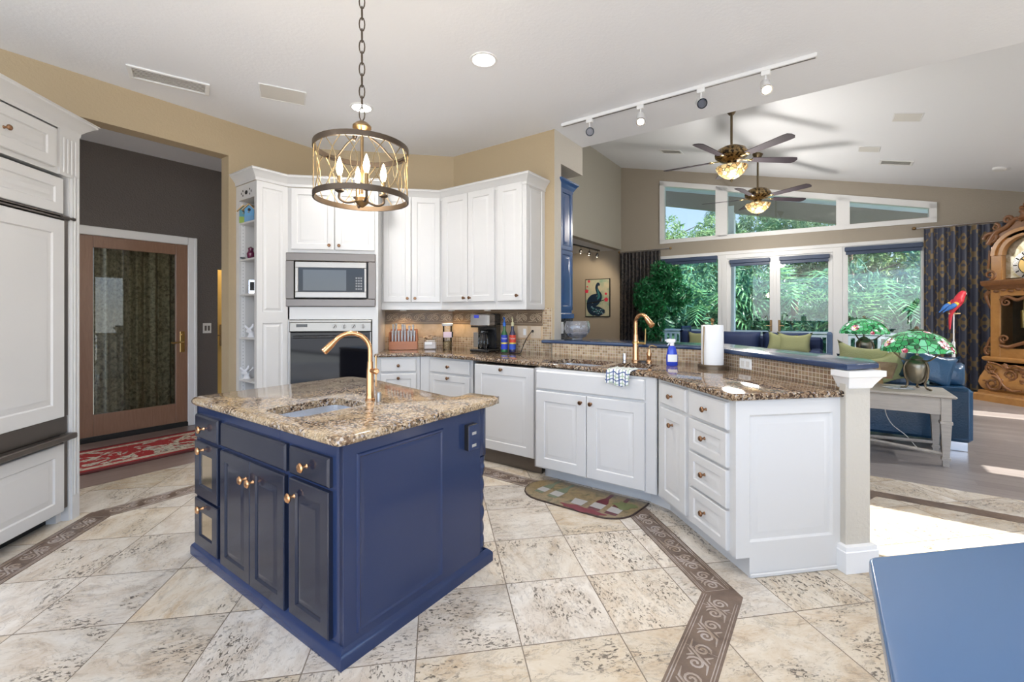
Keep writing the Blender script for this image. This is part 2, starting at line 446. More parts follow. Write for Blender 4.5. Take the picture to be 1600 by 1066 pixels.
def woodm(name, a, b, sc=(1, 1, 8), rough=.3, coat=.2, s=5):
    m = mat(name, a, rough, coat=coat); G = Gr(m); n = G.noise(G.vm('MULTIPLY', G.obj(), sc), s, 5, .6, 1.2); G.col(G.mix(n, a, b)); G.bump(n, .001); return m
doorwood = woodm('mahogany_door', (.20, .105, .065), (.33, .20, .135), (8, 8, .8))
honey = woodm('honey_carved_wood', (.34, .14, .035), (.60, .31, .10), (1.5, 1.5, 1.5), .3, .3)
honey_dk = woodm('carved_wood_dark', (.13, .05, .018), (.30, .13, .045), (2, 2, 2), .35, .2, 9)
cherry = woodm('cherry_wood', (.36, .12, .045), (.50, .20, .08), (2, 2, 10), .3, .2)
greywash = woodm('greywash_wood', (.30, .27, .24), (.52, .48, .43), (1, 8, 8), .45, 0)
lightwood = woodm('light_wood', (.55, .36, .16), (.70, .50, .26), (1, 1, 8), .45, 0)
bark = woodm('bark', (.10, .065, .04), (.20, .14, .09), (3, 3, 1), .9, 0)

def fabric_damask():
    m = mat('navy_gold_damask', (.03, .04, .08), .55); G = Gr(m); p = G.obj(); x, y, z = G.sep(p)
    X = G.math('MULTIPLY', x, 2 * PI / .26); Z = G.math('MULTIPLY', z, 2 * PI / .46)
    wob = G.math('MULTIPLY', G.math('SUBTRACT', G.noise(p, 14, 2), .5), .7)
    def cc(u, v, k): return G.math('MULTIPLY', G.math('COSINE', G.math('MULTIPLY', X, u)), G.math('MULTIPLY', G.math('COSINE', G.math('MULTIPLY', Z, v)), k))
    d = G.math('ADD', G.math('ADD', cc(1, 1, .8), cc(3, 2, .5)), G.math('ADD', G.math('ADD', cc(2, 4, .45), cc(5, 3, .3)), wob))
    c = G.mix(G.step(d, .30, .42), (.085, .095, .14), (.28, .205, .115))
    G.col(c); G.rough(.45); return m
damask = fabric_damask()

# ================================================================ the setting
def poly_obj(name, poly, z0, z1, m, **k):
    return struct(MB().prism(poly, z0, z1).build(name, m, smooth=0, **k))
def from_sd(s, d): return ((s - d) / 2, (s + d) / 2)
# floors ------------------------------------------------------------------
TS = 6.50      # x + y where the tile stops
poly_obj('floor', [(-6, -3.5), (7.2, -3.5), (7.2, TS - 7.2), (.04, 6.46), (-6, .42)], -.08, 0, trav)
poly_obj('floor', [from_sd(6.5, 10.3), from_sd(6.5, -7.9), from_sd(15.35, -7.9), from_sd(15.35, 10.3)], -.081, 0, wood_grey)
poly_obj('floor', [(-6, .42), (.04, 6.46), (-1.6, 8.1), (-7.6, 2.06)], -.082, 0, wood_hall)
# inlaid scroll border in the tile floor -------------------------------------
OUT = [(-2.75, .2), (-2.24, .9), (-2.24, 3.33), (-1.37, 4.20), (-.02, 4.20), (1.39, 2.79), (1.39, 1.84), (-.25, .2)]
def inset_pts(P, d):
    return offset(P, d)
ow = ccw(OUT); inn = offset(ow, .165)
mb = MB()
n_ = len(ow)
for i in range(n_):
    a, b, c, d = ow[i], ow[(i + 1) % n_], inn[(i + 1) % n_], inn[i]
    mb.add([(*a, .0), (*b, .0), (*c, .0), (*d, .0), (*a, .0012), (*b, .0012), (*c, .0012), (*d, .0012)], [(4, 5, 6, 7), (0, 1, 5, 4), (2, 3, 7, 6), (1, 2, 6, 5), (3, 0, 4, 7)])
def flat_curve(mb, pts, w, z0, z1):
    """a flat ribbon following 2D points (raised relief)"""
    L = []
    P = [Vector(p) for p in pts]
    for i, p in enumerate(P):
        t = (P[min(i + 1, len(P) - 1)] - P[max(i - 1, 0)]).normalized(); nn = Vector((-t.y, t.x)); k = w * (1 if 0 < i < len(P) - 1 else .3)
        L.append([(p.x + nn.x * k, p.y + nn.y * k, z0), (p.x + nn.x * k * .4, p.y + nn.y * k * .4, z1), (p.x - nn.x * k * .4, p.y - nn.y * k * .4, z1), (p.x - nn.x * k, p.y - nn.y * k, z0)])
    mb.loops(L, True, True, closed=False)
def spiral2(cx, cy, r, turns, a0, s=1, n=18, tail=0):
    out = [(cx + r * (1 - k / n * .88) * math.cos(a0 + s * 2 * PI * turns * k / n), cy + r * (1 - k / n * .88) * math.sin(a0 + s * 2 * PI * turns * k / n)) for k in range(n + 1)]
    return out
def scrolls(xf, length, width, mb, z0, z1, w=.0035):
    """xf maps (u along, v across) to 2D; a run of paired scrolls, lilies and edge rails"""
    for vv in (.07, .13, .87, .93):
        flat_curve(mb, [xf(0.005, vv * width), xf(length * .5, vv * width), xf(length - .005, vv * width)], w * .7, z0, z1)
    p = width * 1.05; nrep = max(1, round(length / p)); p = length / nrep
    for k in range(nrep):
        u0 = (k + .5) * p; q = width * .20
        for sx, sy in ((-1, 1), (1, -1)):
            cx, cy = u0 + sx * p * .24, width * (.5 + sy * .02)
            flat_curve(mb, [xf(*t) for t in spiral2(cx, cy, q, 1.6, PI / 2 * sy if sx < 0 else -PI / 2, sx)], w, z0, z1)
        flat_curve(mb, [xf(u0 - p * .48, width * .24), xf(u0 - p * .2, width * .27), xf(u0, width * .5), xf(u0 + p * .2, width * .74), xf(u0 + p * .48, width * .76)], w, z0, z1)
        flat_curve(mb, [xf(u0 - p * .1, width * .76), xf(u0, width * .64), xf(u0 + p * .12, width * .78)], w * 1.4, z0, z1)
        flat_curve(mb, [xf(u0 - p * .1, width * .24), xf(u0, width * .36), xf(u0 + p * .12, width * .22)], w * 1.4, z0, z1)
    for k in range(int(length / .30) + 1):
        u = min(k * .30, length)
        flat_curve(mb, [xf(u, .02), xf(u, width * .5), xf(u, width - .02)], .0012, z0, z1 * .9)
struct(mb.build('floor_border', bordm, smooth=0))
mb = MB()
for i in range(n_):
    a = Vector(ow[i]); b = Vector(ow[(i + 1) % n_]); t = (b - a).normalized(); nn = Vector((-t.y, t.x)); ia = Vector(inn[i]); ib = Vector(inn[(i + 1) % n_])
    s0 = max(0, (ia - a).dot(t)); L = (ib - a).dot(t) - s0
    scrolls(lambda u, v, a=a, t=t, nn=nn, s0=s0: tuple(a + t * (u + s0) + nn * v), L, .165, mb, .0012, .0026, .0048)
struct(mb.build('floor_border_relief', bordl, smooth=0))
bd = [(2.55, 3.0), (3.0, 2.66), (3.1, 2.70), (4.4, 1.4), (4.55, 1.44), (3.1, 2.86), (3.0, 2.82), (2.65, 3.1)]
poly_obj('floor_border', bd, 0, .0012, bordm)
# ceilings ----------------------------------------------------------------
poly_obj('ceiling', [(-6, -3.5), (1.2, -3.5), (5.42, .72), (-.135, 6.315), (-6, .45)], 3.10, 3.22, ceil_m)
poly_obj('ceiling', [(-6, .60), (-.1, 6.55), (-1.6, 8.1), (-7.6, 2.06)], 3.05, 3.12, ceil_m)
# vaulted living-room ceiling: falls along the window wall at 3 in 12
def vz(x, y): return 4.97 - .247 * ((x - y) * R2 + 4.25)
def slope_slab(name, pts, th, m):
    mb = MB(); mb.loops([[(x, y, vz(x, y)) for x, y in pts], [(x, y, vz(x, y) + th) for x, y in pts]]); return struct(mb.build(name, m, smooth=0))
slope_slab('ceiling', [from_sd(6.18, 6.2), from_sd(6.18, -4.5), from_sd(15.2, -4.5), from_sd(15.2, 6.2)], .15, ceil_m)
# bulkhead above the kitchen ceiling edge
a, b = from_sd(6.18, 6.2), from_sd(6.18, -4.5); a2, b2 = from_sd(6.02, 6.2), from_sd(6.02, -4.5)
mb = MB(); mb.loops([[(*a, 3.2), (*b, 3.2), (*b2, 3.2), (*a2, 3.2)], [(*a, vz(*a)), (*b, vz(*b)), (*b2, vz(*b)), (*a2, vz(*a))]]); struct(mb.build('wall_bulkhead', ceil_m, smooth=0))
# walls -------------------------------------------------------------------
# left wall with the hall opening, local X along it
mb = MB()
mb.box(-3.2, 0, 0, .15, 2.782, 3.1); mb.box(-3.2, -1.62, 0, .15, 0, 2.782); mb.box(0, .86, 0, .15, 0, 3.1)
struct(mb.build('wall_left', tan_m, loc=(-1.916, 4.534, 0), rz=DB, smooth=0))
# back wall, two planes meeting at a corner
mb = MB(); mb.prism([(-1.32, 5.13), (.19, 5.13), (1.126, 4.194), (1.218, 4.286), (.245, 5.26), (-1.42, 5.26)], 0, 3.1); struct(mb.build('wall_back', tan_m, smooth=0))
# header block over the bar niche
mb = MB(); mb.box(.13, .61, 0, .55, 2.80, 3.1); mb.box(.003, .13, -.003, .10, 1.05, 3.1)
struct(mb.build('wall_header', post_m, loc=(1.126, 4.194, 0), rz=DB, smooth=0))
# hall: dark wall with the door, yellow room beyond
mb = MB(); mb.box(-1.5, -.02, 0, .12, 0, 3.1); mb.box(-.02, .95, 0, .12, 2.13, 3.1); mb.box(.95, 1.25, 0, .12, 0, 3.1)
mb.box(1.25, 2.4, 0, .12, 1.85, 3.1)
struct(mb.build('wall_hall', dark_m, loc=(-3.53, 5.09, 0), rz=DB, smooth=0))
mb = MB(); mb.box(1.28, 1.36, .45, .53, 2.02, 3.1); mb.box(1.2, 3.2, 1.2, 1.32, 0, 3.05); struct(mb.build('wall_yellow', yellow_m, loc=(-3.53, 5.09, 0), rz=DB, smooth=0))
mb = MB(); mb.box(-2.6, -1.5, .0, .15, 0, 3.1); struct(mb.build('wall_hall_side', dark_m, loc=(-3.53, 5.09, 0), rz=DB, smooth=0))
poly_obj('wall_hall_end', [(-6.3, 1.2), (-6.2, 1.1), (-5.2, 3.4), (-5.4, 3.5)], 0, 3.1, dark_m)
# living: greenish-grey gable wall over the dining opening (plane y - x = 6)
g0, g1 = from_sd(6.2, 6.0), from_sd(15.14, 6.0)
L = (15.14 - 6.2) * R2
mb = MB(); mb.box(0, L, 0, .15, 2.90, 5.1); struct(mb.build('wall_gable', greige_m, loc=(*g0, 0), rz=DB, smooth=0))
poly_obj('ceiling', [from_sd(6.4, 6.1), from_sd(15.14, 6.1), from_sd(15.14, 10), from_sd(6.4, 10)], 2.905, 3.0, ceil_m)
poly_obj('wall_dining', [from_sd(6.4, 10), from_sd(15.3, 10), from_sd(15.3, 10.2), from_sd(6.4, 10.2)], 0, 2.9, tan_m)
poly_obj('wall_dining', [from_sd(9.0, 7.2), from_sd(9.2, 7.2), from_sd(9.2, 10), from_sd(9.0, 10)], 0, 2.9, tan_m)

# window wall: local X along it from the corner at (4.564, 10.576), Y outwards
WO = (4.57, 10.57, 0)
def wtop(x): return 4.97 - .247 * x + .03
mb = MB(); T = .16
def wbox(x0, x1, z0, z1=None, slope=False, lowslope=None):
    """piece of the window wall; top may follow the vault, bottom may follow the clerestory head"""
    za, zb = (wtop(x0), wtop(x1)) if slope else (z1, z1)
    la, lb = lowslope if lowslope else (z0, z0)
    mb.loops([[(x0, 0, la), (x1, 0, lb), (x1, T, lb), (x0, T, la)], [(x0, 0, za), (x1, 0, zb), (x1, T, zb), (x0, T, za)]])
CS0, CS1 = 4.43, 3.235   # head of the clerestory at x .99 and 5.78
wbox(-3.0, 0.0, 0, 3.0); wbox(0.0, .42, 0, None, True); wbox(.42, .99, 2.60, None, True)
wbox(.99, 5.78, 2.60, 2.97)
mb.loops([[(.99, 0, CS0), (5.78, 0, CS1), (5.78, T, CS1), (.99, T, CS0)], [(.99, 0, wtop(.99)), (5.78, 0, wtop(5.78)), (5.78, T, wtop(5.78)), (.99, T, wtop(.99))]])
wbox(5.78, 7.4, 0, None, True); wbox(5.68, 5.78, 0, 2.60)
struct(mb.build('wall_window_side', wallmat('taupe_wall_paint', (.37, .325, .265), .003), loc=WO, rz=DQ, smooth=0))

def frame_rect(mb, x0, x1, z0, z1, w, y0, y1, b=.004):
    mb.box(x0, x1, y0, y1, z1 - w, z1, b); mb.box(x0, x1, y0, y1, z0, z0 + w, b)
    mb.box(x0, x0 + w, y0, y1, z0 + w, z1 - w, b); mb.box(x1 - w, x1, y0, y1, z0 + w, z1 - w, b)
def window(n, x0, x1, z0, z1, w=.06):
    mb = MB(); frame_rect(mb, x0, x1, z0, z1, w, -.02, .12)
    o = struct(mb.build('window_%d' % n, white_trim, loc=WO, rz=DQ, smooth=0))
    g = MB(); g.box(x0 + w, x1 - w, .045, .055, z0 + w, z1 - w); g.build('pane', glass, o, smooth=0)
    return o
window(1, .42, 2.33, 0.02, 2.60, .08)
window(2, 4.47, 5.68, 0.02, 2.60, .085)
# french doors
def french(n, x0, x1, hx):
    mb = MB(); frame_rect(mb, x0, x1, .03, 2.50, .075, .01, .06)
    mb.box(x0 + .07, x1 - .07, .01, .06, .03, .26, .004)
    o = struct(mb.build('door_%d' % n, white_trim, loc=WO, rz=DQ, smooth=0))
    g = MB(); g.box(x0 + .07, x1 - .07, .03, .04, .25, 2.43); g.build('pane', glass, o, smooth=0)
    h = MB(); h.box(hx - .022, hx + .022, -.002, .012, .93, 1.17, .004); h.tube([(hx, -.0, 1.05), (hx, -.04, 1.05), (hx + (.09 if hx > 3.35 else -.09), -.045, 1.05)], .008)
    h.build('door_handle', oldbrass, o)
french(1, 2.43, 3.32, 3.27); french(2, 3.36, 4.32, 3.42)
mb = MB(); mb.box(2.33, 2.43, -.03, .12, 0, 2.6, .004); mb.box(4.32, 4.47, -.03, .12, 0, 2.6, .004); mb.box(2.43, 4.32, -.03, .12, 2.50, 2.60, .004); mb.box(3.31, 3.37, -.0, .08, 0, 2.5, .004)
mb.box(.36, 5.75, -.045, .0, 2.585, 2.66, .01)
struct(mb.build('trim_1', white_trim, loc=WO, rz=DQ, smooth=0))
# clerestory: one sloping frame with three panes
def cz(x): return CS0 + (CS1 - CS0) * (x - .99) / (5.78 - .99)
mb = MB(); w = .085
def qpr(x0, x1, zl0, zl1, zh0, zh1, y0=-.03, y1=.12): mb.loops([[(x0, y0, zl0), (x1, y0, zl1), (x1, y0, zh1), (x0, y0, zh0)], [(x0, y1, zl0), (x1, y1, zl1), (x1, y1, zh1), (x0, y1, zh0)]])
qpr(.97, 5.80, 2.96, 2.91, 3.05, 3.0); qpr(.97, 5.80, cz(.97) - w, cz(5.8) - w, cz(.97) + .03, cz(5.8) + .03)
qpr(.97, 1.07, 3.0, 3.0, cz(.97), cz(1.07)); qpr(5.70, 5.80, 3.0, 2.97, cz(5.7), cz(5.8)); qpr(2.20, 2.44, 3.0, 3.0, cz(2.2), cz(2.44)); qpr(4.37, 4.58, 3.0, 3.0, cz(4.37), cz(4.58))
o = struct(mb.build('window_3', white_trim, loc=WO, rz=DQ, smooth=0))
for x0, x1 in ((1.07, 2.2), (2.44, 4.37), (4.58, 5.7)):
    g = MB(); g.loops([[(x0, .05, 3.04), (x1, .05, 3.04), (x1, .05, cz(x1) - .08), (x0, .05, cz(x0) - .08)], [(x0, .06, 3.04), (x1, .06, 3.04), (x1, .06, cz(x1) - .08), (x0, .06, cz(x0) - .08)]]); g.build('pane', glass, o, smooth=0)
# unseen right living wall, its openings shaped to cast the floor sun patches
RD = -4.55
p0 = from_sd(0.6, RD); mb = MB()
def sx(s): return (s - .6) * R2
ops = [(4.42, 5.50, 0.10, 2.25), (7.42, 7.75, .35, 1.55), (11.45, 12.0, .3, 1.45)]
xx = 0.0; Ltot = sx(15.3)
for s0, s1, z0, z1 in ops:
    a_, b_ = sx(s0), sx(s1); mb.box(xx, a_, -.08, .0, 0, 3.3); mb.box(a_, b_, -.08, .0, 0, z0); mb.box(a_, b_, -.08, .0, z1, 3.3); xx = b_
mb.box(xx, Ltot, -.08, 0, 0, 3.3)
struct(mb.build('wall_right', greige_m, loc=(*p0, 0), rz=DB, smooth=0))
# skirting on the window wall
mb = MB(); mb.box(-3, .42, -.015, 0, 0, .13, .004); mb.box(5.78, 7.3, -.015, 0, 0, .13, .004); struct(mb.build('baseboard_window_side', white_trim, loc=WO, rz=DQ, smooth=0))

# hall door ---------------------------------------------------------------
HD = (-3.53, 5.09, 0)
mb = MB(); x0, x1 = .0, .93; z0, z1 = .055, 2.10; sw = .115
mb.box(x0, x0 + sw, -.02, .03, z0, z1, .004); mb.box(x1 - sw, x1, -.02, .03, z0, z1, .004)
mb.box(x0 + sw, x1 - sw, -.02, .03, z1 - .12, z1, .004); mb.box(x0 + sw, x1 - sw, -.02, .03, z0, z0 + .22, .004)
door = struct(mb.build('door_3', doorwood, loc=HD, rz=DB, smooth=0))
g = MB(); g.box(x0 + sw, x1 - sw, .0, .008, z0 + .22, z1 - .12); g.build('pane', dark_glass, door, smooth=0)
h = MB(); h.box(.855, .90, -.026, -.02, .86, 1.10, .003); h.tube([(.878, -.02, .98), (.878, -.065, .98), (.86, -.07, .98), (.77, -.075, .972), (.755, -.07, .98)], .009, 10); h.lathe([(.013, 0), (.013, .02)], 12, (.878, -.02, 1.06), (0, -1, 0))
h.build('door_handle', brass, door)
mb = MB(); mb.box(-.06, .96, -.03, .10, 0, .05, .005); struct(mb.build('door_sill', blackmat, loc=HD, rz=DB, smooth=0))
mb = MB()
for a_, b_, c_, d_ in ((-.09, -.0, 0, 2.19), (.93, 1.02, 0, 2.19), (-.0, .93, 2.10, 2.19)):
    mb.box(a_, b_, -.035, .0, c_, d_, .006)
    mb.box(a_ - (.0 if c_ else .0), b_, -.045, -.03, c_, d_, .006) if c_ else mb.box(a_ + (.0 if a_ < 0 else .06), a_ + (.03 if a_ < 0 else .09), -.045, -.03, c_, d_, .006)
struct(mb.build('trim_2', white_trim, loc=HD, rz=DB, smooth=0))
# pleated drape seen through the hall door glass
mb = MB(); N = 160; L = []
for z in (0.1, 1.1, 2.15):
    L.append([(.16 + .80 * k / N, .19 + .035 * math.sin(k / N * 2 * PI * 6) + .012 * math.sin(k / N * 2 * PI * 13 + z), z) for k in range(N + 1)])
mb.loops(L, False, False, closed=False)
dr = cloud('brown_brocade', [(.35, (.16, .13, .10)), (.6, (.46, .42, .34))], 30, .4)
tag(mb.build('drape', dr, loc=HD, rz=DB, smooth=80), 'dark brown pleated drape behind the glass of the wooden hall door', 'curtain')
mb = MB(); mb.box(-.3, 1.3, .03, .05, 2.18, 2.2); mb.tube([(-.1, .19, 2.16), (1.05, .19, 2.16)], .012)
tag(mb.build('drape_rail', bronze, loc=HD, rz=DB), 'thin dark rail carrying the drape behind the hall door', 'curtain rail')
# brass panel / yellow door seen past the hall wall
mb = MB(); mb.box(1.45, 2.3, .9, .94, 0, 2.0, .004); o = struct(mb.build('door_4', yellow_m, loc=HD, rz=DB, smooth=0))
h = MB(); h.box(1.62, 1.68, .88, .9, .85, 1.15, .003); h.tube([(1.65, .88, 1.0), (1.65, .84, 1.0), (1.56, .835, 1.0)], .009); h.build('door_handle', oldbrass, o)
# light switch on the dark wall
t = thing('light_switch', 'steel double light switch plate on the dark hall wall', 'light switch', (-2.728, 5.892, 0), DB)
mb = MB(); mb.box(-.045, .045, -.008, 0, 1.07, 1.19, .003); mb.build('plate', plate, t); mb = MB(); mb.box(-.028, -.006, -.012, -.008, 1.1, 1.16, .002); mb.build('rocker', steel_dk, t); mb = MB(); mb.box(.006, .028, -.012, -.008, 1.1, 1.16, .002); mb.build('rocker', steel_dk, t)

# backsplash, knee wall, bar --------------------------------------------------
# local X runs along each wall. left wall part: origin (-.565, 5.13)
def backsplash(loc, rz, L, x1m):
    o = thing('backsplash', *(('stone tile backsplash with mosaic and scroll band behind the glass vial rack', 'backsplash') if rz == 0 else ('stone tile backsplash with mosaic and scroll band behind the coffee maker', 'backsplash')), loc=loc, rz=rz)
    m1 = MB(); m1.box(0, x1m, -.012, .0, .914, 1.045); m1.build('mosaic_band', mos, o, smooth=0)
    m1 = MB(); m1.box(0, L, -.013, .0, 1.045, 1.185, 0); m1.build('tan_tile_band', stone_tan, o, smooth=0)
    m1 = MB(); m1.box(0, L, -.015, .0, 1.185, 1.345, .002); m1.build('scroll_band', listel, o, smooth=0)
    m2 = MB(); scrolls(lambda u, v: (u, v), L, .155, m2, 0, .005, .0048)
    m3 = MB(); m3.v = [(x, -.015 - z, 1.187 + y) for x, y, z in m2.v]; m3.f = m2.f; m3.mi = m2.mi; m3.build('scroll_relief', listel_l, o, smooth=0)
    return o
backsplash((-.565, 5.13, 0), 0, .74, .75)
bs = backsplash((.19, 5.13, 0), DQ, 1.20, 1.20)
m1 = MB(); m1.box(1.20, 1.30, -.012, 0, .914, 1.36); m1.build('mosaic_column', mos, bs, smooth=0)
# knee wall behind the sink and along the peninsula
kw = [(2.08, 1.985), (2.19, 1.985), (2.19, 3.27), (1.27, 4.19), (1.165, 4.16), (1.10, 4.155), (2.08, 3.20)]
struct(MB().prism(kw, 0, 1.02).build('wall_knee', post_m, smooth=0))
o = thing('backsplash', 'low brown mosaic backsplash behind the sink and along the peninsula', 'backsplash', (1.102, 4.153, 0), DQ)
ln = math.hypot(2.08 - 1.102, 4.153 - 3.20)
m1 = MB(); m1.box(0, ln, -.012, 0, .914, 1.02); m1.build('mosaic_band', mos, o, smooth=0)
m1 = MB(); m1.box(0, 1.21, -.012, 0, .914, 1.02); b2 = m1.build('mosaic_band', mos_dk, o, smooth=0); b2.rotation_euler = (0, 0, -PI / 4); b2.location = (1.0 * (2.08 - 1.102) * R2 * 1 - (3.20 - 4.153) * R2, (2.08 - 1.102) * R2 + (3.20 - 4.153) * R2, 0)
# post at the end of the knee wall
t = thing('post', 'greige square post with white base and flared cap at end of bar', 'post', (2.12, 1.96, 0))
m1 = MB(); m1.box(-.075, .07, -.02, .02, 0, 1.0, .003); m1.build('shaft', post_m, t)
m1 = MB(); m1.sweep([(-.075, .04), (-.075, -.02), (.07, -.02), (.07, .04)], [(0, .135), (.018, .13), (.02, .11), (.024, .105), (.024, 0), (0, 0)]); m1.build('base_moulding', white_trim, t, smooth=25)
m1 = MB(); m1.sweep([(-.06, .04), (-.06, -.02), (.07, -.02), (.07, .25)], [(0, .925), (.006, .93), (.012, .945), (.035, .985), (.045, .99), (.045, 1.019), (0, 1.019)]); m1.build('cap_moulding', white_trim, t, smooth=25)
# bar top
bt = [(2.035, 1.925), (2.27, 1.965), (2.40, 2.12), (2.42, 3.38), (1.46, 4.36), (1.27, 4.41), (1.00, 4.20), (1.04, 4.17), (1.10, 4.13), (2.045, 3.19)]
tag(MB().prism(bt, 1.02, 1.052, .008).build('bar_ledge', bluewood), 'long dark blue painted bar ledge above the mosaic backsplash', 'bar')

# outdoors: ground, deck, porch --------------------------------------------
poly_obj('ground', [from_sd(18.9, 40), from_sd(18.9, -40), from_sd(90, -60), from_sd(90, 60)], -1.3, -1.2, mat('lawn', (.10, .17, .05), .9))
poly_obj('deck', [from_sd(15.4, 9), from_sd(15.4, -7), from_sd(18.9, -7), from_sd(18.9, 9)], -.12, -.03, deck_m)
poly_obj('ground', [from_sd(-30, -4.8), from_sd(15, -4.8), from_sd(15, -40), from_sd(-30, -40)], -.3, -.2, mat('patio_stone', (.55, .52, .47), .8))
slope_slab('ceiling_porch', [from_sd(15.45, 6.4), from_sd(15.45, -6), from_sd(18.9, -6), from_sd(18.9, 6.4)], .12, mat('porch_ceiling', (.62, .72, .80), .7))
mb = MB(); pts = [from_sd(18.6, 6.2), from_sd(18.6, -5.5)]; pts2 = [from_sd(18.9, -5.5), from_sd(18.9, 6.2)]
P4 = pts + pts2; mb.loops([[(x, y, vz(x, y) - .42) for x, y in P4], [(x, y, vz(x, y)) for x, y in P4]]); struct(mb.build('porch_beam', taupe, smooth=0))
pcx = from_sd(18.75, 3.05)
mb = MB(); mb.box(-.11, .11, -.11, .11, -.1, 4.2, .01); tag(mb.build('porch_column', white_trim, loc=(*pcx, 0), rz=DB), 'white square porch column outside the left window', 'column')
p_r = from_sd(18.7, 8.0); t = thing('deck_railing', 'white deck railing with square balusters outside the glass doors', 'railing', (*p_r, 0), DQ)
m1 = MB(); m1.box(0, 8.6, -.05, .05, .80, .855, .008); m1.box(0, 8.6, -.03, .03, .72, .78, .005); m1.build('top_rail', white_trim, t)
m1 = MB(); m1.box(0, 8.6, -.03, .03, .05, .11, .005); m1.build('bottom_rail', white_trim, t)
for k in range(62):
    m1 = MB(); m1.box(.1 + k * .138, .16 + k * .138, -.02, .02, .11, .72); m1.build('baluster', white_trim, t, smooth=0)

# ================================================================ cabinetry
def DOORP(fr=.055): return [(0, 0), (0, -.017), (.004, -.021), (fr, -.021), (fr + .006, -.013), (fr + .014, -.013), (fr + .034, -.020), (fr + .04, -.020)]
DRAWP = [(0, 0), (0, -.014), (.008, -.021)]
def SIDEP(fr=.07): return [(0, 0), (0, -.012), (fr, -.012), (fr + .008, -.004), (fr + .02, -.004), (fr + .035, -.010), (fr + .04, -.010)]
def knob(parent, x, z, m=knobm, y=-.021, r=.0155, lab=None):
    k = MB(); k.lathe([(.009, 0), (.006, .004), (.0055, .016), (r * .7, .019), (r, .024), (r, .028), (r * .75, .033), (r * .3, .034), (0.0005, .0345)], 16, (x, y, z), (0, -1, 0)); o = k.build('knob', m, parent)
    if lab: o['label'] = lab
    return o
def door(t, x0, x1, z0, z1, m=white, kn=None, fr=.055, km=knobm, name='door', prof=None, r=.0155):
    p = MB(); p.panel(x0, x1, z0, z1, prof or DOORP(fr)); o = p.build(name, m, t, smooth=20)
    if kn: knob(o, kn[0], kn[1], km, r=r)
    return o
def drawer(t, x0, x1, z0, z1, m=white, km=knobm, kn=True, prof=None, r=.0155):
    return door(t, x0, x1, z0, z1, m, ((x0 + x1) / 2, (z0 + z1) / 2) if kn is True else kn, km=km, name='drawer', prof=prof or DRAWP, r=r)

# built-in refrigerator wall (face looks towards +x) ------------------------
t = thing('refrigerator', 'built-in refrigerator behind white raised panels with bronze edge trim', 'refrigerator', (-2.31, 2.30, 0), PI / 2)
mb = MB(); mb.box(0, .925, .02, .62, .10, 2.15); mb.build('body', steel_dk, t)
mb = MB(); mb.box(0, .92, .08, .6, 0, .10); mb.build('toe_grille', blackmat, t)
door(t, 0, .895, .665, 1.885, fr=.085, name='upper_door', prof=[(0, .02), (0, -.022), (.004, -.026), (.085, -.026), (.092, -.018), (.10, -.018), (.125, -.024), (.13, -.024)])
for z_ in (1.28,): pass
door(t, 0, .895, 1.925, 2.145, fr=.06, name='top_grille_panel')
door(t, 0, .895, .078, .50, fr=.07, name='freezer_drawer', prof=[(0, .02), (0, -.022), (.004, -.026), (.07, -.026), (.077, -.018), (.085, -.018), (.11, -.024), (.115, -.024)])
mb = MB(); mb.box(0, .925, -.02, .03, .56, .665, .004); mb.box(0, .93, -.075, -.02, .525, .56, .006); mb.box(.9, .93, -.018, .03, .09, .53, .003)
mb.box(0, .93, -.03, .02, 1.892, 1.903, .002); mb.box(0, .93, -.03, .02, 1.909, 1.918, .002); mb.box(.90, .93, -.02, .03, .665, 1.90, .003)
mb.build('handle_trim', steel_dk, t)
mb = MB(); mb.tube([(.86, -.035, 1.905), (.955, -.035, 1.905)], .007, 10); mb.lathe([(.011, 0), (.011, .012)], 12, (.945, -.035, 1.905), (1, 0, 0)); mb.build('hinge_pin', steel_dk, t)
t = thing('refrigerator_cabinet', 'tall white cabinet surround with crown and fluted stile around the refrigerator', 'cabinet', (-2.29, 2.30, 0), PI / 2)
mb = MB(); mb.box(.935, 1.005, 0, .66, .0, 2.46); mb.box(-.02, .935, .0, .64, 2.165, 2.46); mb.box(.90, .935, .045, .6, 0, .09); mb.build('surround', white, t, smooth=0)
d_ = door(t, 0, .815, 2.195, 2.43, fr=.06, kn=(.482, 2.30))
mb = MB(); mb.box(.85, 1.003, -.012, 0, 2.165, 2.46)
mb.box(.945, 1.003, -.012, 0, .0, 2.165)
for k in range(4): mb.box(.868 + k * .03 + .0, .882 + k * .03, -.02, -.012, 2.18, 2.40, .005)
for k in range(2): mb.box(.955 + k * .024, .967 + k * .024, -.018, -.012, .15, 2.18, .004)
mb.build('fluted_stile', white, t)
CR = [(0, -.10), (.008, -.10), (.010, -.075), (.03, -.045), (.050, -.022), (.056, -.018), (.056, -.006), (.062, -.003), (.062, 0), (0, 0)]
mb = MB(); mb.sweep([(-.05, 0), (1.005, 0), (1.005, .64)], [(o_ * 1.25, 2.545 + z_) for o_, z_ in CR]); mb.build('crown', white, t, smooth=25)
mb = MB(); mb.box(-.02, 1.0, 0, .62, 2.44, 2.54); mb.build('crown_block', white, t)

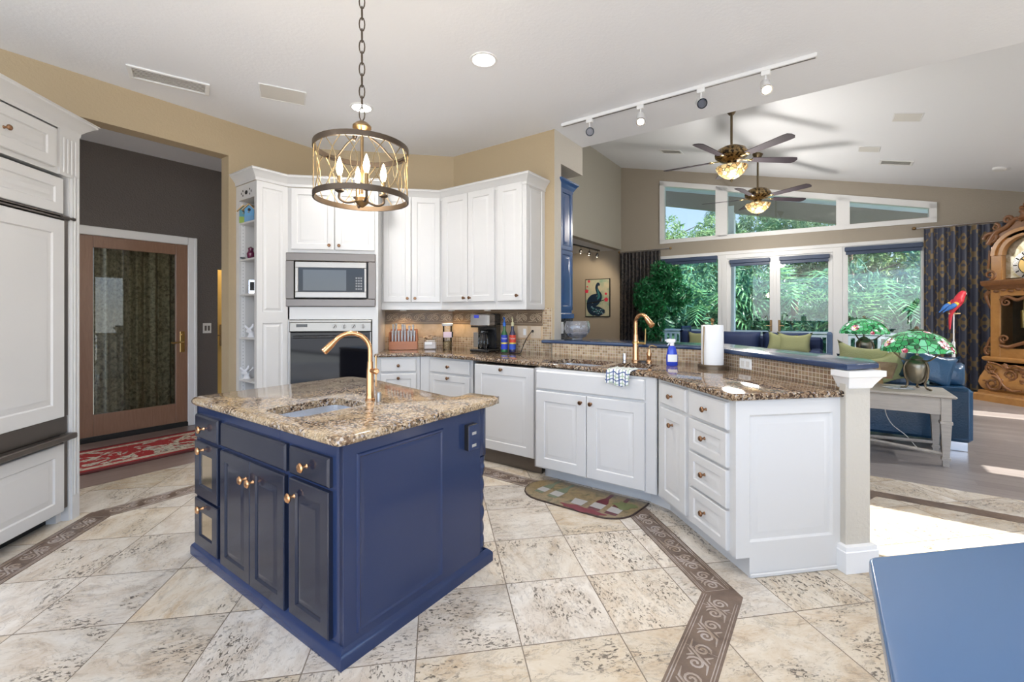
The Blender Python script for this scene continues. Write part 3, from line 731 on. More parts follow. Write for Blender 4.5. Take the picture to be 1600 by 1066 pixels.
# open display shelf tower at the end of the oven run ------------------------
# local frame: X along Q (left to right on the open face), Y inward (B)
S0 = Vector((-1.594, 4.304)); SL = .39
so_ = (S0.x - SL * R2, S0.y + SL * R2)
t = thing('display_shelf', 'tall white open shelf unit with pierced top panel beside the hall opening', 'shelf', (*so_, 0), DQ)
mb = MB()
mb.box(0, .055, 0, .25, 0, 2.5); mb.box(SL - .03, SL, 0, .28, 0, 2.5); mb.box(0, SL, .24, .28, 0, 2.5)
mb.box(0.055, SL - .03, 0, .24, 0, .10); mb.box(0.055, SL - .03, 0, .25, 2.36, 2.5); mb.build('carcass', white, t, smooth=0)
for z_ in (2.155, 1.815, 1.49, 1.085, .69, .35):
    mb = MB(); mb.box(.055, SL - .03, .006, .24, z_ - .018, z_, .003); mb.build('shelf', white, t)
cx = SL / 2 + .01
holes = [(cx, 2.42, .026, .019)] + [(cx + a * .065, 2.42 + b * .022, .007, .010) for a in (-1, 1) for b in (-1, 1)] + [(cx + a * .095, 2.42, .006, .012) for a in (-1, 1)]
for (hx, hz, ra, rb) in holes:
    mb = MB(); mb.loops([[(hx + ra * math.cos(k * PI / 8), y_, hz + rb * math.sin(k * PI / 8)) for k in range(16)] for y_ in (-.0015, .001)])
    mb.build('pierced_hole', blackmat, t, smooth=0)
pm = mat('shelf_standard', (.8, .8, .8), .35); G = Gr(pm); x_, y_, z_ = G.sep(G.obj())
fz = G.math('ABSOLUTE', G.math('SUBTRACT', G.math('FRACT', G.math('DIVIDE', z_, .032)), .5)); fy = G.math('ABSOLUTE', G.math('DIVIDE', G.math('SUBTRACT', y_, .038), .032))
G.col(G.mix(G.math('LESS_THAN', G.math('MAXIMUM', fz, fy), .1), (.80, .80, .80), (.3, .3, .31)))
mb = MB(); mb.box(.0552, .0562, .02, .056, .12, 2.34); mb.build('pin_strip', pm, t, smooth=0)
mb = MB(); mb.X = Matrix.Translation((SL, 0, 0)) @ Matrix.Rotation(PI / 2, 4, 'Z')
mb.panel(.0, .281, .0, .10, [(0, 0), (0, -.012)]); mb.panel(.0, .281, 1.27, 2.5, SIDEP(.05)); mb.panel(.0, .281, .10, 1.27, SIDEP(.05)); mb.build('side_panel', white, t, smooth=20)

# oven tower ----------------------------------------------------------------
t = thing('oven_cabinet', 'tall white oven cabinet with two doors above the microwave', 'cabinet', (-1.395, 4.50, 0), 0)
pl = [(.0, 0), (.83, 0), (.83, .62), (.08, .62), (-.245, .29)]
mb = MB(); mb.prism(pl, .10, .44); mb.prism(pl, 1.25, 1.37); mb.prism(pl, 1.885, 2.5)
mb.prism([(0, 0), (.02, 0), (.02, .3), (-.245, .29)], .44, 1.885); mb.box(.775, .829, 0.001, .49, .4401, 1.2499); mb.box(.78, .829, 0.001, .49, 1.3701, 1.8849); mb.box(.03, .829, .5, .62, .4401, 1.2499); mb.box(.03, .829, .5, .62, 1.3701, 1.8849); mb.prism([(.02, .06), (.83, .06), (.83, .6), (.05, .6)], 0, .1)
mb.build('carcass', white, t, smooth=0)
door(t, .04, .425, 1.915, 2.49, kn=(.385, 1.955)); door(t, .435, .80, 1.915, 2.49, kn=(.475, 1.955))
t = thing('microwave', 'stainless microwave oven in a wide dark steel trim frame', 'microwave', (-1.395, 4.50, 0), 0)
mb = MB(); mb.X = None; x0, x1, z0, z1 = -.008, .808, 1.372, 1.883
mb.box(x0, x1, -.022, -.001, z1 - .078, z1, .006); mb.box(x0, x1, -.022, -.001, z0, z0 + .075, .006); mb.box(x0, x0 + .075, -.022, -.001, z0 + .075, z1 - .078, .003); mb.box(x1 - .07, x1, -.022, -.001, z0 + .075, z1 - .078, .003)
mb.build('trim_frame', steel_dk, t)
mb = MB(); mb.box(.075, .730, -.01, .35, 1.455, 1.795); mb.build('body', black, t)
mb = MB(); mb.box(.08, .725, -.035, -.01, 1.742, 1.797, .003); mb.box(.08, .725, -.035, -.01, 1.458, 1.512, .003); mb.box(.08, .108, -.035, -.01, 1.512, 1.742, .003); mb.box(.705, .725, -.035, -.01, 1.512, 1.742, .003); mb.build('door_frame', steel, t)
mb = MB(); mb.box(.108, .705, -.030, -.012, 1.512, 1.742); mb.build('door_glass', mat('microwave_glass', (.015, .016, .018), .08, spec=.35), t)
mb = MB(); mb.box(.15, .54, -.032, -.0301, 1.525, 1.722); mb.build('window_screen', mat('microwave_screen', (.07, .075, .075), .12, coat=.2), t)
for i in range(3):
    for j in range(5):
        mb = MB(); mb.box(.625 + i * .022, .641 + i * .022, -.0325, -.030, 1.535 + j * .026, 1.55 + j * .026, .001); mb.build('button', mat('button_grey', (.25, .25, .26), .4) if i + j == 0 else bpy.data.materials['button_grey'], t)
t = thing('wall_oven', 'stainless wall oven with four control knobs and dark glass door', 'oven', (-1.395, 4.50, 0), 0)
mb = MB(); mb.box(.027, .768, -.018, .4, 1.135, 1.222, .004); mb.box(.024, .771, -.022, .1, 1.222, 1.246, .004); mb.build('control_panel', mat('oven_steel', (.34, .315, .28), .36, 1.0), t)
mb = MB(); mb.box(.085, .185, -.020, -.017, 1.178, 1.205, .001); mb.build('display', black, t)
for k, a in enumerate((.6, 0, .6, 0)):
    kx = .43 + k * .087; mb = MB(); mb.lathe([(.018, 0), (.018, .006), (.016, .008)], 20, (kx, -.018, 1.183), (0, -1, 0)); mb.X = Matrix.Translation((kx, -.03, 1.183)) @ Matrix.Rotation(a, 4, 'Y'); mb.box(-.0045, .0045, -.008, .006, -.02, .02, .003); mb.build('control_knob', steel, t)
mb = MB(); mb.box(.03, .765, -.02, .4, .50, 1.128, .004); mb.build('door_glass', mat('oven_glass', (.006, .006, .008), .05, spec=.35), t)
mb = MB(); mb.box(.027, .037, -.024, -.0, .50, 1.13, .002); mb.box(.757, .768, -.024, -.0, .50, 1.13, .002); mb.box(.027, .768, -.018, .3, .45, .497, .003); mb.build('door_edge', steel, t)
mb = MB(); mb.tube([(.07, -.055, 1.085), (.72, -.055, 1.085)], .012, 12); mb.tube([(.09, -.02, 1.085), (.09, -.055, 1.085)], .008); mb.tube([(.70, -.02, 1.085), (.70, -.055, 1.085)], .008); mb.build('handle', black, t)

# wall cabinets ---------------------------------------------------------------
t = thing('wall_cabinet', 'white wall cabinet with two raised panel doors right of the oven tower', 'cabinet', (-.565, 4.80, 0), 0)
mb = MB(); mb.prism([(0, 0), (.615, 0), (.755, .33), (0, .33)], 1.345, 2.55); mb.build('carcass', white, t, smooth=0)
door(t, .015, .297, 1.425, 2.53, kn=(.262, 1.465)); door(t, .305, .60, 1.425, 2.53, kn=(.34, 1.465))
t = thing('wall_cabinet', 'white two door wall cabinet above the coffee maker', 'cabinet', (.05, 4.80, 0), DQ)
mb = MB(); mb.prism([(0, 0), (.735, 0), (.735, .33), (-.134, .33)], 1.345, 2.55); mb.build('carcass', white, t, smooth=0)
door(t, .035, .378, 1.425, 2.53, kn=(.343, 1.465), fr=.06); door(t, .386, .722, 1.425, 2.53, kn=(.42, 1.465), fr=.06)
t = thing('wall_cabinet', 'narrow white single door wall cabinet with panelled end nearest the bar', 'cabinet', (.05, 4.80, 0), DQ)
mb = MB(); mb.box(.737, 1.072, 0, .33, 1.345, 2.55); mb.build('carcass', white, t, smooth=0)
door(t, .765, 1.045, 1.425, 2.53, kn=(1.0, 1.475), fr=.06)
mb = MB(); mb.X = Matrix.Translation((1.072, 0, 0)) @ Matrix.Rotation(PI / 2, 4, 'Z'); mb.panel(0, .33, 1.345, 2.55, SIDEP(.05)); mb.build('side_panel', white, t, smooth=20)
# crown on the whole run
cp = [(so_[0] - .0, so_[1] + .0), (S0.x, S0.y), (-1.395, 4.50), (-.565, 4.50), (-.565, 4.80), (.05, 4.80), (.05 + 1.084 * R2, 4.80 - 1.084 * R2), (.05 + 1.084 * R2 + .33 * R2, 4.80 - 1.084 * R2 + .33 * R2)]
mb = MB(); mb.sweep(cp, [(o_, 2.605 + z_) for o_, z_ in CR]); tag(mb.build('crown_moulding', white, smooth=25), 'white crown moulding running along the tops of shelf tower and wall cabinets', 'moulding')

# base cabinets ---------------------------------------------------------------
t = thing('base_cabinet', 'white drawer cabinet beside the oven, partly behind the island', 'cabinet', (-.565, 4.50, 0), 0)
mb = MB(); mb.prism([(0, 0), (.40, 0), (.40, .6), (0, .6)], .1, .88); mb.box(0, .40, .07, .6, 0, .1); mb.build('carcass', white, t, smooth=0)
drawer(t, .025, .365, .735, .862)
drawer(t, .025, .365, .42, .715, kn=(.195, .675), prof=DOORP(.05)); drawer(t, .025, .365, .115, .40, prof=DOORP(.05))
t = thing('base_cabinet', 'white corner base cabinet with one drawer over a raised panel door left of the dishwasher', 'cabinet', (-.07, 4.49, 0), DQ)
mb = MB(); mb.prism([(0, 0), (.565, 0), (.565, .6), (-.24, .6)], .1, .88); mb.prism([(0, .07), (.565, .07), (.565, .6), (-.24, .6)], 0, .1); mb.build('carcass', white, t, smooth=0)
mb = MB(); mb.prism([(-.058, -.0), (-.003, -.0), (-.003, .2), (-.10, .2)], .08, .879); mb.prism([(-.07, -.058), (-.0, .001), (-.0, .1), (-.12, .0)], .08, .8795); mb.build('filler', white, t, smooth=0)
drawer(t, .02, .535, .735, .862); door(t, .02, .535, .115, .715, kn=(.275, .69))
# dishwasher
t = thing('dishwasher', 'panelled white dishwasher with a grey kick plate', 'dishwasher', (-.07 + .575 * R2, 4.39 - .575 * R2, 0), DQ)
mb = MB(); mb.box(.0, .665, .02, .58, .11, .865); mb.build('body', steel_dk, t)
mb = MB(); mb.box(.01, .68, .035, .05, .0, .125); mb.build('kick_plate', steel_dk, t)
door(t, .012, .638, .13, .86, kn=(.315, .83), fr=.075)
# sink base
so2 = (1.08 * R2, 4.2 - 1.08 * R2)
t = thing('sink_cabinet', 'white two door sink cabinet under the main sink', 'cabinet', (*so2, 0), DQ)
mb = MB(); mb.box(0, .945, 0, .02, .10, .88); mb.box(0, .02, 0, .62, .1, .88); mb.box(.0, .945, .60, .62, .1, .88); mb.box(0.02, .945, .02, .6, .1, .12); mb.box(.03, .96, .11, .13, 0, .1); mb.box(0.03, .05, .11, .5, 0, .1); mb.build('carcass', white, t, smooth=0)
mb = MB(); mb.prism([(.89, -.003), (.955, -.003), (.962, .004), (.962, .12), (.89, .12)], .1, .879); mb.prism([(.89, .10), (1.06, .04), (1.06, .2), (.89, .2)], 0, .12); mb.build('corner_stile', white, t, smooth=0)
door(t, .022, .885, .722, .862, name='false_front', prof=DRAWP)
door(t, .022, .452, .112, .705, kn=(.415, .655), fr=.075); door(t, .458, .885, .112, .705, kn=(.495, .655), fr=.075)
# peninsula: local X towards the camera, Y away from the aisle
PO = (1.45, 2.745, 0)
t = thing('base_cabinet', 'narrow white base cabinet with a small drawer over a tall door right of the sink', 'cabinet', PO, -PI / 2)
mb = MB(); mb.box(.0, .372, 0, .60, .1, .88); mb.box(-.02, .372, .08, .6, 0, .1); mb.build('carcass', white, t, smooth=0)
drawer(t, .055, .352, .728, .862); door(t, .055, .352, .125, .705, kn=(.105, .60), fr=.06) if False else door(t, .055, .352, .125, .705, kn=(.30 - .09, .62), fr=.06)
t = thing('drawer_cabinet', 'white four drawer cabinet with a panelled end at the peninsula tip', 'cabinet', PO, -PI / 2)
mb = MB(); mb.box(.374, .76, 0, .60, .1, .88); mb.box(.374, .76, .08, .6, 0, .1); mb.build('carcass', white, t, smooth=0)
drawer(t, .392, .725, .722, .862)
for z0, z1 in ((.535, .708), (.33, .52), (.118, .315)): drawer(t, .392, .725, z0, z1, prof=DOORP(.045), kn=(.545, (z0 + z1) / 2 + .01))
mb = MB(); mb.X = Matrix.Translation((.76, 0, 0)) @ Matrix.Rotation(PI / 2, 4, 'Z')
mb.panel(0, .625, .10, .88, [(0, 0), (0, -.012), (.075, -.012), (.085, -.003), (.10, -.003), (.12, -.009), (.125, -.009)]); mb.box(.075, .625, -.012, 0, 0, .10); mb.box(.075, .625, -.022, -.012, 0, .022, .005); mb.build('end_panel', white, t, smooth=20)

# worktop with two sink cut-outs ----------------------------------------------
ct = [(-.60, 4.465), (-.09, 4.465), (.755, 3.545), (1.385, 2.775), (1.412, 2.74), (1.412, 1.95), (2.068, 1.95), (2.068, 3.195), (.185, 5.112), (-.60, 5.112)]
def LQ(x, y): return (so2[0] + (x + y) * R2, so2[1] + (-x + y) * R2)   # point in the sink cabinet frame
h1 = rounded([LQ(*p) for p in rect(.02, .50, .07, .46)], .09, 5); h2 = rounded([LQ(*p) for p in rect(.56, .86, .10, .45)], .08, 5)
tag(MB().slab(ct, [h1[::-1], h2[::-1]], .88, .915, .014).build('countertop', granite_ct, smooth=40), 'dark brown speckled granite countertop wrapping the kitchen wall and peninsula', 'countertop')
def basin(name, hole, z, depth, label, zt, group=None):
    mb = MB(); h = ccw(hole)
    cx = sum(p[0] for p in h) / len(h); cy = sum(p[1] for p in h) / len(h)
    L = [[(x, y, zt) for x, y in offset(h, -.012)], [(x, y, zt) for x, y in offset(h, .002)], [(x, y, zt - depth * .5) for x, y in offset(h, .008)], [(x, y, zt - depth + .03) for x, y in offset(h, .014)], [(x, y, zt - depth + .008) for x, y in offset(h, .03)], [(x, y, zt - depth) for x, y in offset(h, .06)]]
    mb.loops(L, False, True)
    o = tag(mb.build(name, sinksteel, smooth=60), label, 'sink', group); d = MB(); d.lathe([(.04, 0), (.04, .003), (.025, .001), (.001, .001)], 20, (cx, cy, zt - depth)); d.build('drain', steel_dk, o)
    return o
basin('sink_basin', h1, 0, .2, 'large stainless undermount sink basin left of the copper faucet', .879)
basin('sink_basin', h2, 0, .16, 'small stainless undermount sink basin beside the soap dispenser', .879)

# island ----------------------------------------------------------------------
IO = (-.345, 1.735, 0)
t = thing('kitchen_island', 'navy blue kitchen island with granite top and rope-carved corner', 'kitchen island', IO, DQ)
mb = MB(); mb.box(-1.335, 0, 0, .02, .04, .82); mb.box(-1.335, -1.315, 0, .8, .04, .82); mb.box(-.02, 0, 0, .79, .04, .82); mb.box(-1.335, 0, .78, .80, .04, .82); mb.box(-1.31, -.02, .02, .78, .04, .06)
mb.build('cabinet_body', navy, t, smooth=0)
mb = MB(); mb.sweep([(-1.335, .88), (-1.335, 0), (0, 0), (0, .855), (-.5, .855)], [(0, 0), (.024, 0), (.024, .04), (.02, .05), (.012, .058), (.004, .066), (0, .068)]); mb.build('plinth', navy, t, smooth=25)
mb = MB(); mb.X = Matrix.Rotation(PI / 2, 4, 'Z'); mb.panel(.0, .785, .06, .82, [(0, 0), (0, -.006)])
mb.panel(.055, .522, .09, .775, [(0, -.006), (.004, -.014), (.012, -.014), (.018, -.009), (.028, -.0065), (.04, -.0065)]); mb.build('end_panel', navy, t, smooth=20)
IK = copper
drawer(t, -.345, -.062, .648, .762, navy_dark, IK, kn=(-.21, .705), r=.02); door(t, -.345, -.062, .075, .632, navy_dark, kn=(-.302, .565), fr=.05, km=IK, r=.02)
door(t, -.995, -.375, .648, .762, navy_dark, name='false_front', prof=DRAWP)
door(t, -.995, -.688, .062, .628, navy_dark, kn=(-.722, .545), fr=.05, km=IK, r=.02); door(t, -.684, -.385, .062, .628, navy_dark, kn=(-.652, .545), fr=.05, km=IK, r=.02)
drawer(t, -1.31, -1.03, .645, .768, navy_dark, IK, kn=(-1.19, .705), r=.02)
mirror_in = mat('bevelled_mirror', (.62, .50, .34), .12, .9)
for z0, z1 in ((.338, .628), (.072, .322)):
    o = door(t, -1.31, -1.03, z0, z1, navy_dark, kn=(-1.20, z1 - .035), fr=.05, km=IK, r=.02, prof=[(0, 0), (0, -.017), (.004, -.021), (.06, -.021), (.068, -.012)], name='glazed_door')
    m1 = MB(); m1.box(-1.31 + .066, -1.03 - .066, -.0135, -.0125, z0 + .066, z1 - .066); m1.build('glass_insert', mirror_in, o, smooth=0)
# outlet box on the end panel
mb = MB(); mb.X = Matrix.Rotation(PI / 2, 4, 'Z'); mb.box(.672, .74, -.035, 0, .63, .758, .004); ob = mb.build('outlet_box', black, t)
mb = MB(); mb.X = Matrix.Rotation(PI / 2, 4, 'Z'); mb.box(.668, .744, -.04, -.035, .632, .755, .002); p_ = mb.build('outlet_plate', navy, ob)
for zz in (.722, .662):
    mb = MB(); mb.X = Matrix.Rotation(PI / 2, 4, 'Z'); mb.box(.69, .722, -.0415, -.04, zz - .014, zz, 0); mb.build('socket', silver, p_, smooth=0)
# rope-carved corner post
mb = MB(); mb.box(-.07, -.004, .79, .855, .56, .82, .004); L = []
for k in range(80):
    z = .045 + k * (.515 / 79); r = .030 + .006 * abs(math.sin(z * 42)) + (.004 if z > .5 or z < .1 else 0)
    L.append([(-.037 + r * math.cos(a * PI / 10 + z * 26) * (1 + .06 * math.cos(2 * a * PI / 10)), .822 + r * math.sin(a * PI / 10 + z * 26), z) for a in range(20)])
mb.loops(L); mb.build('carved_post', navy, t, smooth=50)
isl = [(-1.35, -.045), (.035, -.045), (.045, .90), (.0, .965), (-.205, .955), (-.176, .80), (-1.05, .965), (-1.34, .965)]
ip = rounded(isl, [.09, .035, .06, .03, .02, .06, .06, .06], 4)
sh = rounded(rect(-.69, -.40, .035, .42), .07, 5)
o = MB().slab(ip, [sh[::-1]], .822, .857, .015).build('countertop', granite_is, loc=IO, rz=DQ, smooth=40); tag(o, 'gold and brown granite top of the blue island with a cut-out prep sink', 'countertop')
def IW(x, y): return (IO[0] + (x + y) * R2, IO[1] + (-x + y) * R2)
basin('sink_basin', [IW(*p) for p in sh], 0, .16, 'stainless prep sink basin set into the island top', .821)
tag_fix = None

# foreground blue table top (only its corner is in view) -----------------------
t = thing('blue_table', 'slate blue painted table top, its corner in the right foreground', 'table', (.96, .855, 0), 0)
mb = MB(); tp = [(0, 0), (1.3, -.01), (1.3, -1.3), (-.2, -1.5), (-.62, -.63)]
mb.prism(rounded(tp, [.015] * 5, 3), .725, .76, .006); mb.build('table_top', mat('slate_blue_paint', (.06, .13, .26), .25, coat=.3), t)
mb = MB(); mb.prism(offset(ccw(tp), .05), .66, .725, .004); mb.build('apron', mat('blue_apron', (.04, .08, .16), .4), t, smooth=0)
for px, py in ((.09, -.10), (1.15, -.12), (1.1, -1.15), (-.45, -.66)):
    mb = MB(); mb.loops([[(px - s_, py - s_, z_), (px + s_, py - s_, z_), (px + s_, py + s_, z_), (px - s_, py + s_, z_)] for s_, z_ in ((.018, 0), (.03, .5), (.03, .66))]); mb.build('leg', greywash, t)

# ================================================================ things on the worktops
CZ = .9155
# island faucet
def gooseneck(name, label, loc, rz, H, reach, r, m, lever='side', head=.09):
    """spout arches towards local +X"""
    t = thing(name, label, 'faucet', loc, rz)
    b = MB(); b.lathe([(r * 1.75, 0), (r * 1.75, .008), (r * 1.5, .012), (r * 1.35, .03), (r * 1.25, H * .42), (r * 1.05, H * .47), (r, H * .55)], 20); b.build('body', m, t)
    R = reach / 2; zc = H - R - r
    pts = [(0, 0, H * .5), (0, 0, zc)] + [(R - R * math.cos(a), 0, zc + R * math.sin(a)) for a in [PI * k / 14 for k in range(1, 14)]] + [(2 * R, 0, zc - .002)]
    pts = pts[:-3]
    last = Vector(pts[-1]); dr = (Vector(pts[-1]) - Vector(pts[-2])).normalized()
    s_ = MB(); s_.tube(pts, r * .82, 14); s_.build('spout', m, t)
    h = MB(); h.lathe([(r * .85, 0), (r * .95, .01), (r * 1.15, head * .4), (r * 1.3, head), (r * 1.1, head + .004), (.001, head + .004)], 18, tuple(last), tuple(dr)); h.build('spray_head', m, t)
    return t
t = gooseneck('island_faucet', 'copper gooseneck pull-down faucet beside the island prep sink', (*IW(-.47, .475), .8575), math.radians(198), .365, .19, .0145, copper, head=.075)
b = MB(); b.tube([(0, 0, .155), (0, .0, .155)], .01) if False else None
b = MB(); b.lathe([(.012, 0), (.012, .045), (.015, .047), (.015, .062), (.010, .066), (.001, .066)], 16, (0, 0, .155), (-.35, .94, 0)); b.build('valve', copper, t)
b = MB(); b.tube([(-.02, .052, .08), (-.02, .052, .235)], [.0035, .005], 8); b.build('lever', copper, t)
tag(MB().lathe([(.013, 0), (.013, .04), (.010, .048), (.001, .048)], 16).build('dispenser_button', steel, loc=(*IW(-.405, .48), .8575)), 'small steel button beside the copper island faucet', 'dispenser')
# main faucet, soap pump, air gap, drain plate
fx = LQ(.60, .60)
t = gooseneck('sink_faucet', 'tall copper bar-style faucet behind the main sink', (*fx, CZ), math.radians(-70), .40, .13, .019, copper, head=.085)
b = MB(); b.tube([(0, .0, .15), (.085, .02, .15)], .010, 10); b.tube([(.085, .02, .145), (.088, .022, .27)], [.006, .004], 8); b.lathe([(.028, 0), (.028, .014), (.02, .02)], 16, (0, 0, .145)); b.build('lever', brass, t)
t = thing('soap_dispenser', 'copper soap dispenser pump right of the main faucet', 'soap dispenser', (*LQ(.72, .575), CZ))
b = MB(); b.lathe([(.022, 0), (.022, .008), (.014, .02), (.018, .045), (.020, .07), (.012, .09), (.012, .105)], 16); b.build('body', copper, t)
b = MB(); b.tube([(0, 0, .10), (0, 0, .128), (.02, -.01, .135), (.055, -.02, .125)], .006, 8); b.build('spout', oldbrass, t)
tag(MB().lathe([(.019, 0), (.019, .055), (.016, .06), (.001, .06)], 18).build('air_gap_cap', silver, loc=(*LQ(.50, .615), CZ)), 'short silver air gap cap left of the main faucet', 'air gap')
tag(MB().lathe([(.045, 0), (.045, .008), (.03, .012), (.001, .012)], 20).build('sink_stopper', black, loc=(*LQ(.665, .60), CZ)), 'black rubber sink stopper lying behind the small basin', 'stopper')
# spray bottle
t = thing('spray_bottle', 'blue and white window cleaner spray bottle by the main sink', 'spray bottle', (1.745, 3.10, CZ), -.3)
b = MB(); b.loops([[(.042 * sx_ * math.cos(a * PI / 8) * 1.0, .028 * sx_ * math.sin(a * PI / 8), z_) for a in range(16)] for sx_, z_ in ((.9, 0), (1, .006), (1, .07), (.8, .11), (.72, .13), (.45, .148), (.36, .155))]); b.build('bottle', mat('cleaner_blue', (.02, .06, .55), .15, coat=.4), t)
b = MB(); b.loops([[(.0425 * math.cos(a), -.0285 * abs(math.sin(a)) - .0005, z_) for a in [PI * .2 + PI * .6 * k / 8 for k in range(9)]] for z_ in (.03, .085)], False, False, closed=False); b.build('label', paper, t)
b = MB(); b.lathe([(.016, .15), (.016, .172)], 12); b.box(-.04, .025, -.012, .012, .172, .20, .005); b.box(-.05, -.04, -.006, .006, .184, .195, .002); b.tube([(-.018, 0, .172), (-.032, 0, .15)], .004); b.build('trigger_head', paper, t)
# paper towels
t = thing('paper_towel_holder', 'bronze paper towel stand with round base and side rod', 'paper towel holder', (1.945, 2.90, CZ))
b = MB(); b.lathe([(.098, 0), (.098, .022), (.090, .03), (.085, .026), (.001, .026)], 32); b.build('base', mat('pewter_brown', (.16, .12, .08), .35, .7), t)
b = MB(); b.tube([(0, 0, .02), (0, 0, .33)], .006); b.ball((0, 0, .345), .014); b.lathe([(.01, 0), (.006, .01), (.012, .02)], 12, (0, 0, .315)); b.build('centre_rod', oldbrass, t)
b = MB(); b.tube([(-.083, -.02, .02), (-.085, -.02, .12), (-.078, -.02, .30)], .004); b.build('side_rod', oldbrass, t)
tag(MB().lathe([(.02, 0), (.073, 0), (.074, .004), (.074, .276), (.073, .28), (.02, .28)], 40, caps=False).build('paper_towel_roll', paper, loc=(1.945, 2.90, CZ + .029)), 'white paper towel roll standing on its bronze holder', 'paper towel roll')
# dish towel over the worktop edge
tw = mat('plaid_towel', (.8, .8, .78), .9); G = Gr(tw); x_, y_, z_ = G.sep(G.obj())
su = G.math('FRACT', G.math('DIVIDE', x_, .045)); sv = G.math('FRACT', G.math('DIVIDE', G.math('SUBTRACT', y_, z_), .05))
ln = G.math('MAXIMUM', G.math('LESS_THAN', su, .16), G.math('LESS_THAN', sv, .16)); l2 = G.math('MAXIMUM', G.math('LESS_THAN', G.math('ABSOLUTE', G.math('SUBTRACT', su, .55)), .06), G.math('LESS_THAN', G.math('ABSOLUTE', G.math('SUBTRACT', sv, .6)), .07))
G.col(G.mix(ln, G.mix(l2, (.78, .79, .78), (.35, .45, .30)), (.06, .10, .25)))
b = MB(); L = []
prof = [(.11, .004), (.05, .006), (.0, .007), (-.045, .007), (-.056, .0), (-.058, -.03), (-.057, -.07), (-.055, -.10)]
for i, (yy, zz) in enumerate(prof):
    L.append([(.0 + .17 * k / 14 + .012 * math.sin(i * .7), yy - .007 * math.sin(k * 1.1) * (i > 3) - (.006 if i > 3 else 0), zz + .003 * math.sin(k * 1.7) + .01 * (i > 5) * math.sin(k * .5)) for k in range(15)])
b.loops(L, False, False, closed=False); o = b.build('dish_towel', tw, loc=(*LQ(.63, .0), CZ + .002), rz=DQ, smooth=80)
md = o.modifiers.new('thick', 'SOLIDIFY'); md.thickness = .004
tag(o, 'blue and white plaid dish towel hanging over the sink worktop edge', 'towel')
# crystal bowl on the bar ledge
b = MB(); P = [(.05, 0), (.055, .004), (.05, .012), (.085, .03), (.118, .07), (.125, .11), (.118, .155), (.110, .18), (.104, .18), (.112, .15), (.118, .11), (.11, .07), (.08, .04), (.001, .028)]
L = []
for r, z in P:
    L.append([((r + (.004 * math.sin(8 * 2 * PI * k / 64 + z * 25) if .02 < z < .17 else 0)) * math.cos(2 * PI * k / 64), (r + (.004 * math.sin(8 * 2 * PI * k / 64 + z * 25) if .02 < z < .17 else 0)) * math.sin(2 * PI * k / 64), z) for k in range(64)])
b.loops(L); tag(b.build('crystal_bowl', crystal, loc=(1.36, 4.20, 1.0525), smooth=50), 'large round cut crystal bowl on the blue bar ledge', 'bowl')
# coffee maker
t = thing('coffee_maker', 'black and stainless drip coffee maker under the wall cabinets', 'coffee maker', (.50, 4.585, CZ), -.62)
b = MB(); b.box(-.11, .11, -.14, .12, 0, .03, .008); b.box(-.11, .11, .02, .12, .03, .30, .008); b.box(-.11, .11, -.12, .12, .25, .262, .004); b.build('body', black, t)
b = MB(); b.box(-.112, .112, -.135, .0, .262, .385, .012); b.build('steel_head', silver, t)
b = MB(); b.box(-.11, .11, .0, .122, .262, .39, .008); b.build('reservoir', black, t)
b = MB(); b.box(-.06, -.005, -.138, -.134, .345, .375, .002); b.build('display', mat('lcd_blue', (.02, .02, .15), .2, emit=(.05, .08, .5), es=.6), t)
b = MB(); b.lathe([(.05, 0), (.07, .03), (.072, .08), (.055, .13), (.045, .15), (.05, .165)], 24, (-.0, -.055, .034), caps=False); b.build('carafe', clear, t)
b = MB(); b.lathe([(.052, 0), (.052, .02), (.03, .03), (.001, .03)], 24, (0, -.055, .195)); b.tube([(.03, -.10, .20), (.05, -.14, .17), (.05, -.15, .10), (.035, -.12, .06)], .009, 8); b.build('carafe_lid_and_handle', black, t)
b = MB(); b.box(-.075, -.02, -.125, -.12, .05, .2, .002); b.build('steel_strip', steel, t)
# syrup bottles
def text_on(parent, s, size, loc, m):
    cu = bpy.data.curves.new('label_text', 'FONT'); cu.body = s; cu.size = size; cu.align_x = 'CENTER'; cu.align_y = 'CENTER'; cu.extrude = .0003; cu.shear = .25
    o = bpy.data.objects.new('label_text', cu); C.objects.link(o); o.parent = parent; o.location = loc; o.rotation_euler = (PI / 2, 0, 0); cu.materials.append(m)
    bpy.context.view_layer.update(); me = bpy.data.meshes.new_from_object(o.evaluated_get(bpy.context.evaluated_depsgraph_get())); bpy.data.objects.remove(o)
    o = bpy.data.objects.new('label_text', me); C.objects.link(o); o.parent = parent; o.location = loc; o.rotation_euler = (PI / 2, 0, 0); return o
def syrup(loc, label, liquid, lab_a, lab_b, cap, rz):
    t = thing('syrup_bottle', label, 'bottle', (*loc, CZ), rz, 'syrup bottles beside the coffee maker')
    b = MB(); b.lathe([(.030, 0), (.034, .004), (.034, .17), (.030, .19), (.014, .225), (.013, .255), (.015, .258), (.015, .262)], 20); b.build('bottle', liquid, t)
    for z0, z1, m in ((.10, .175, lab_a), (.085, .10, mat('label_yellow', (.75, .60, .08), .4)), (.03, .085, lab_b)):
        b = MB(); b.lathe([(.0346, z0), (.0346, z1)], 20, caps=False); o = b.build('label_band', m, t, smooth=60)
    text_on(t, 'Torani', .022, (0, -.0362, .14), paper)
    b = MB(); b.lathe([(.016, .262), (.016, .30), (.007, .304), (.006, .345)], 14); b.tube([(0, 0, .34), (.0, -.01, .352), (.0, -.045, .352), (0, -.06, .34)], .005, 8); b.build('pump', cap, t)
green_l = mat('green_syrup_glass', (.03, .16, .05), .08, coat=.5); dark_l = mat('dark_syrup_glass', (.02, .02, .08), .08, coat=.5)
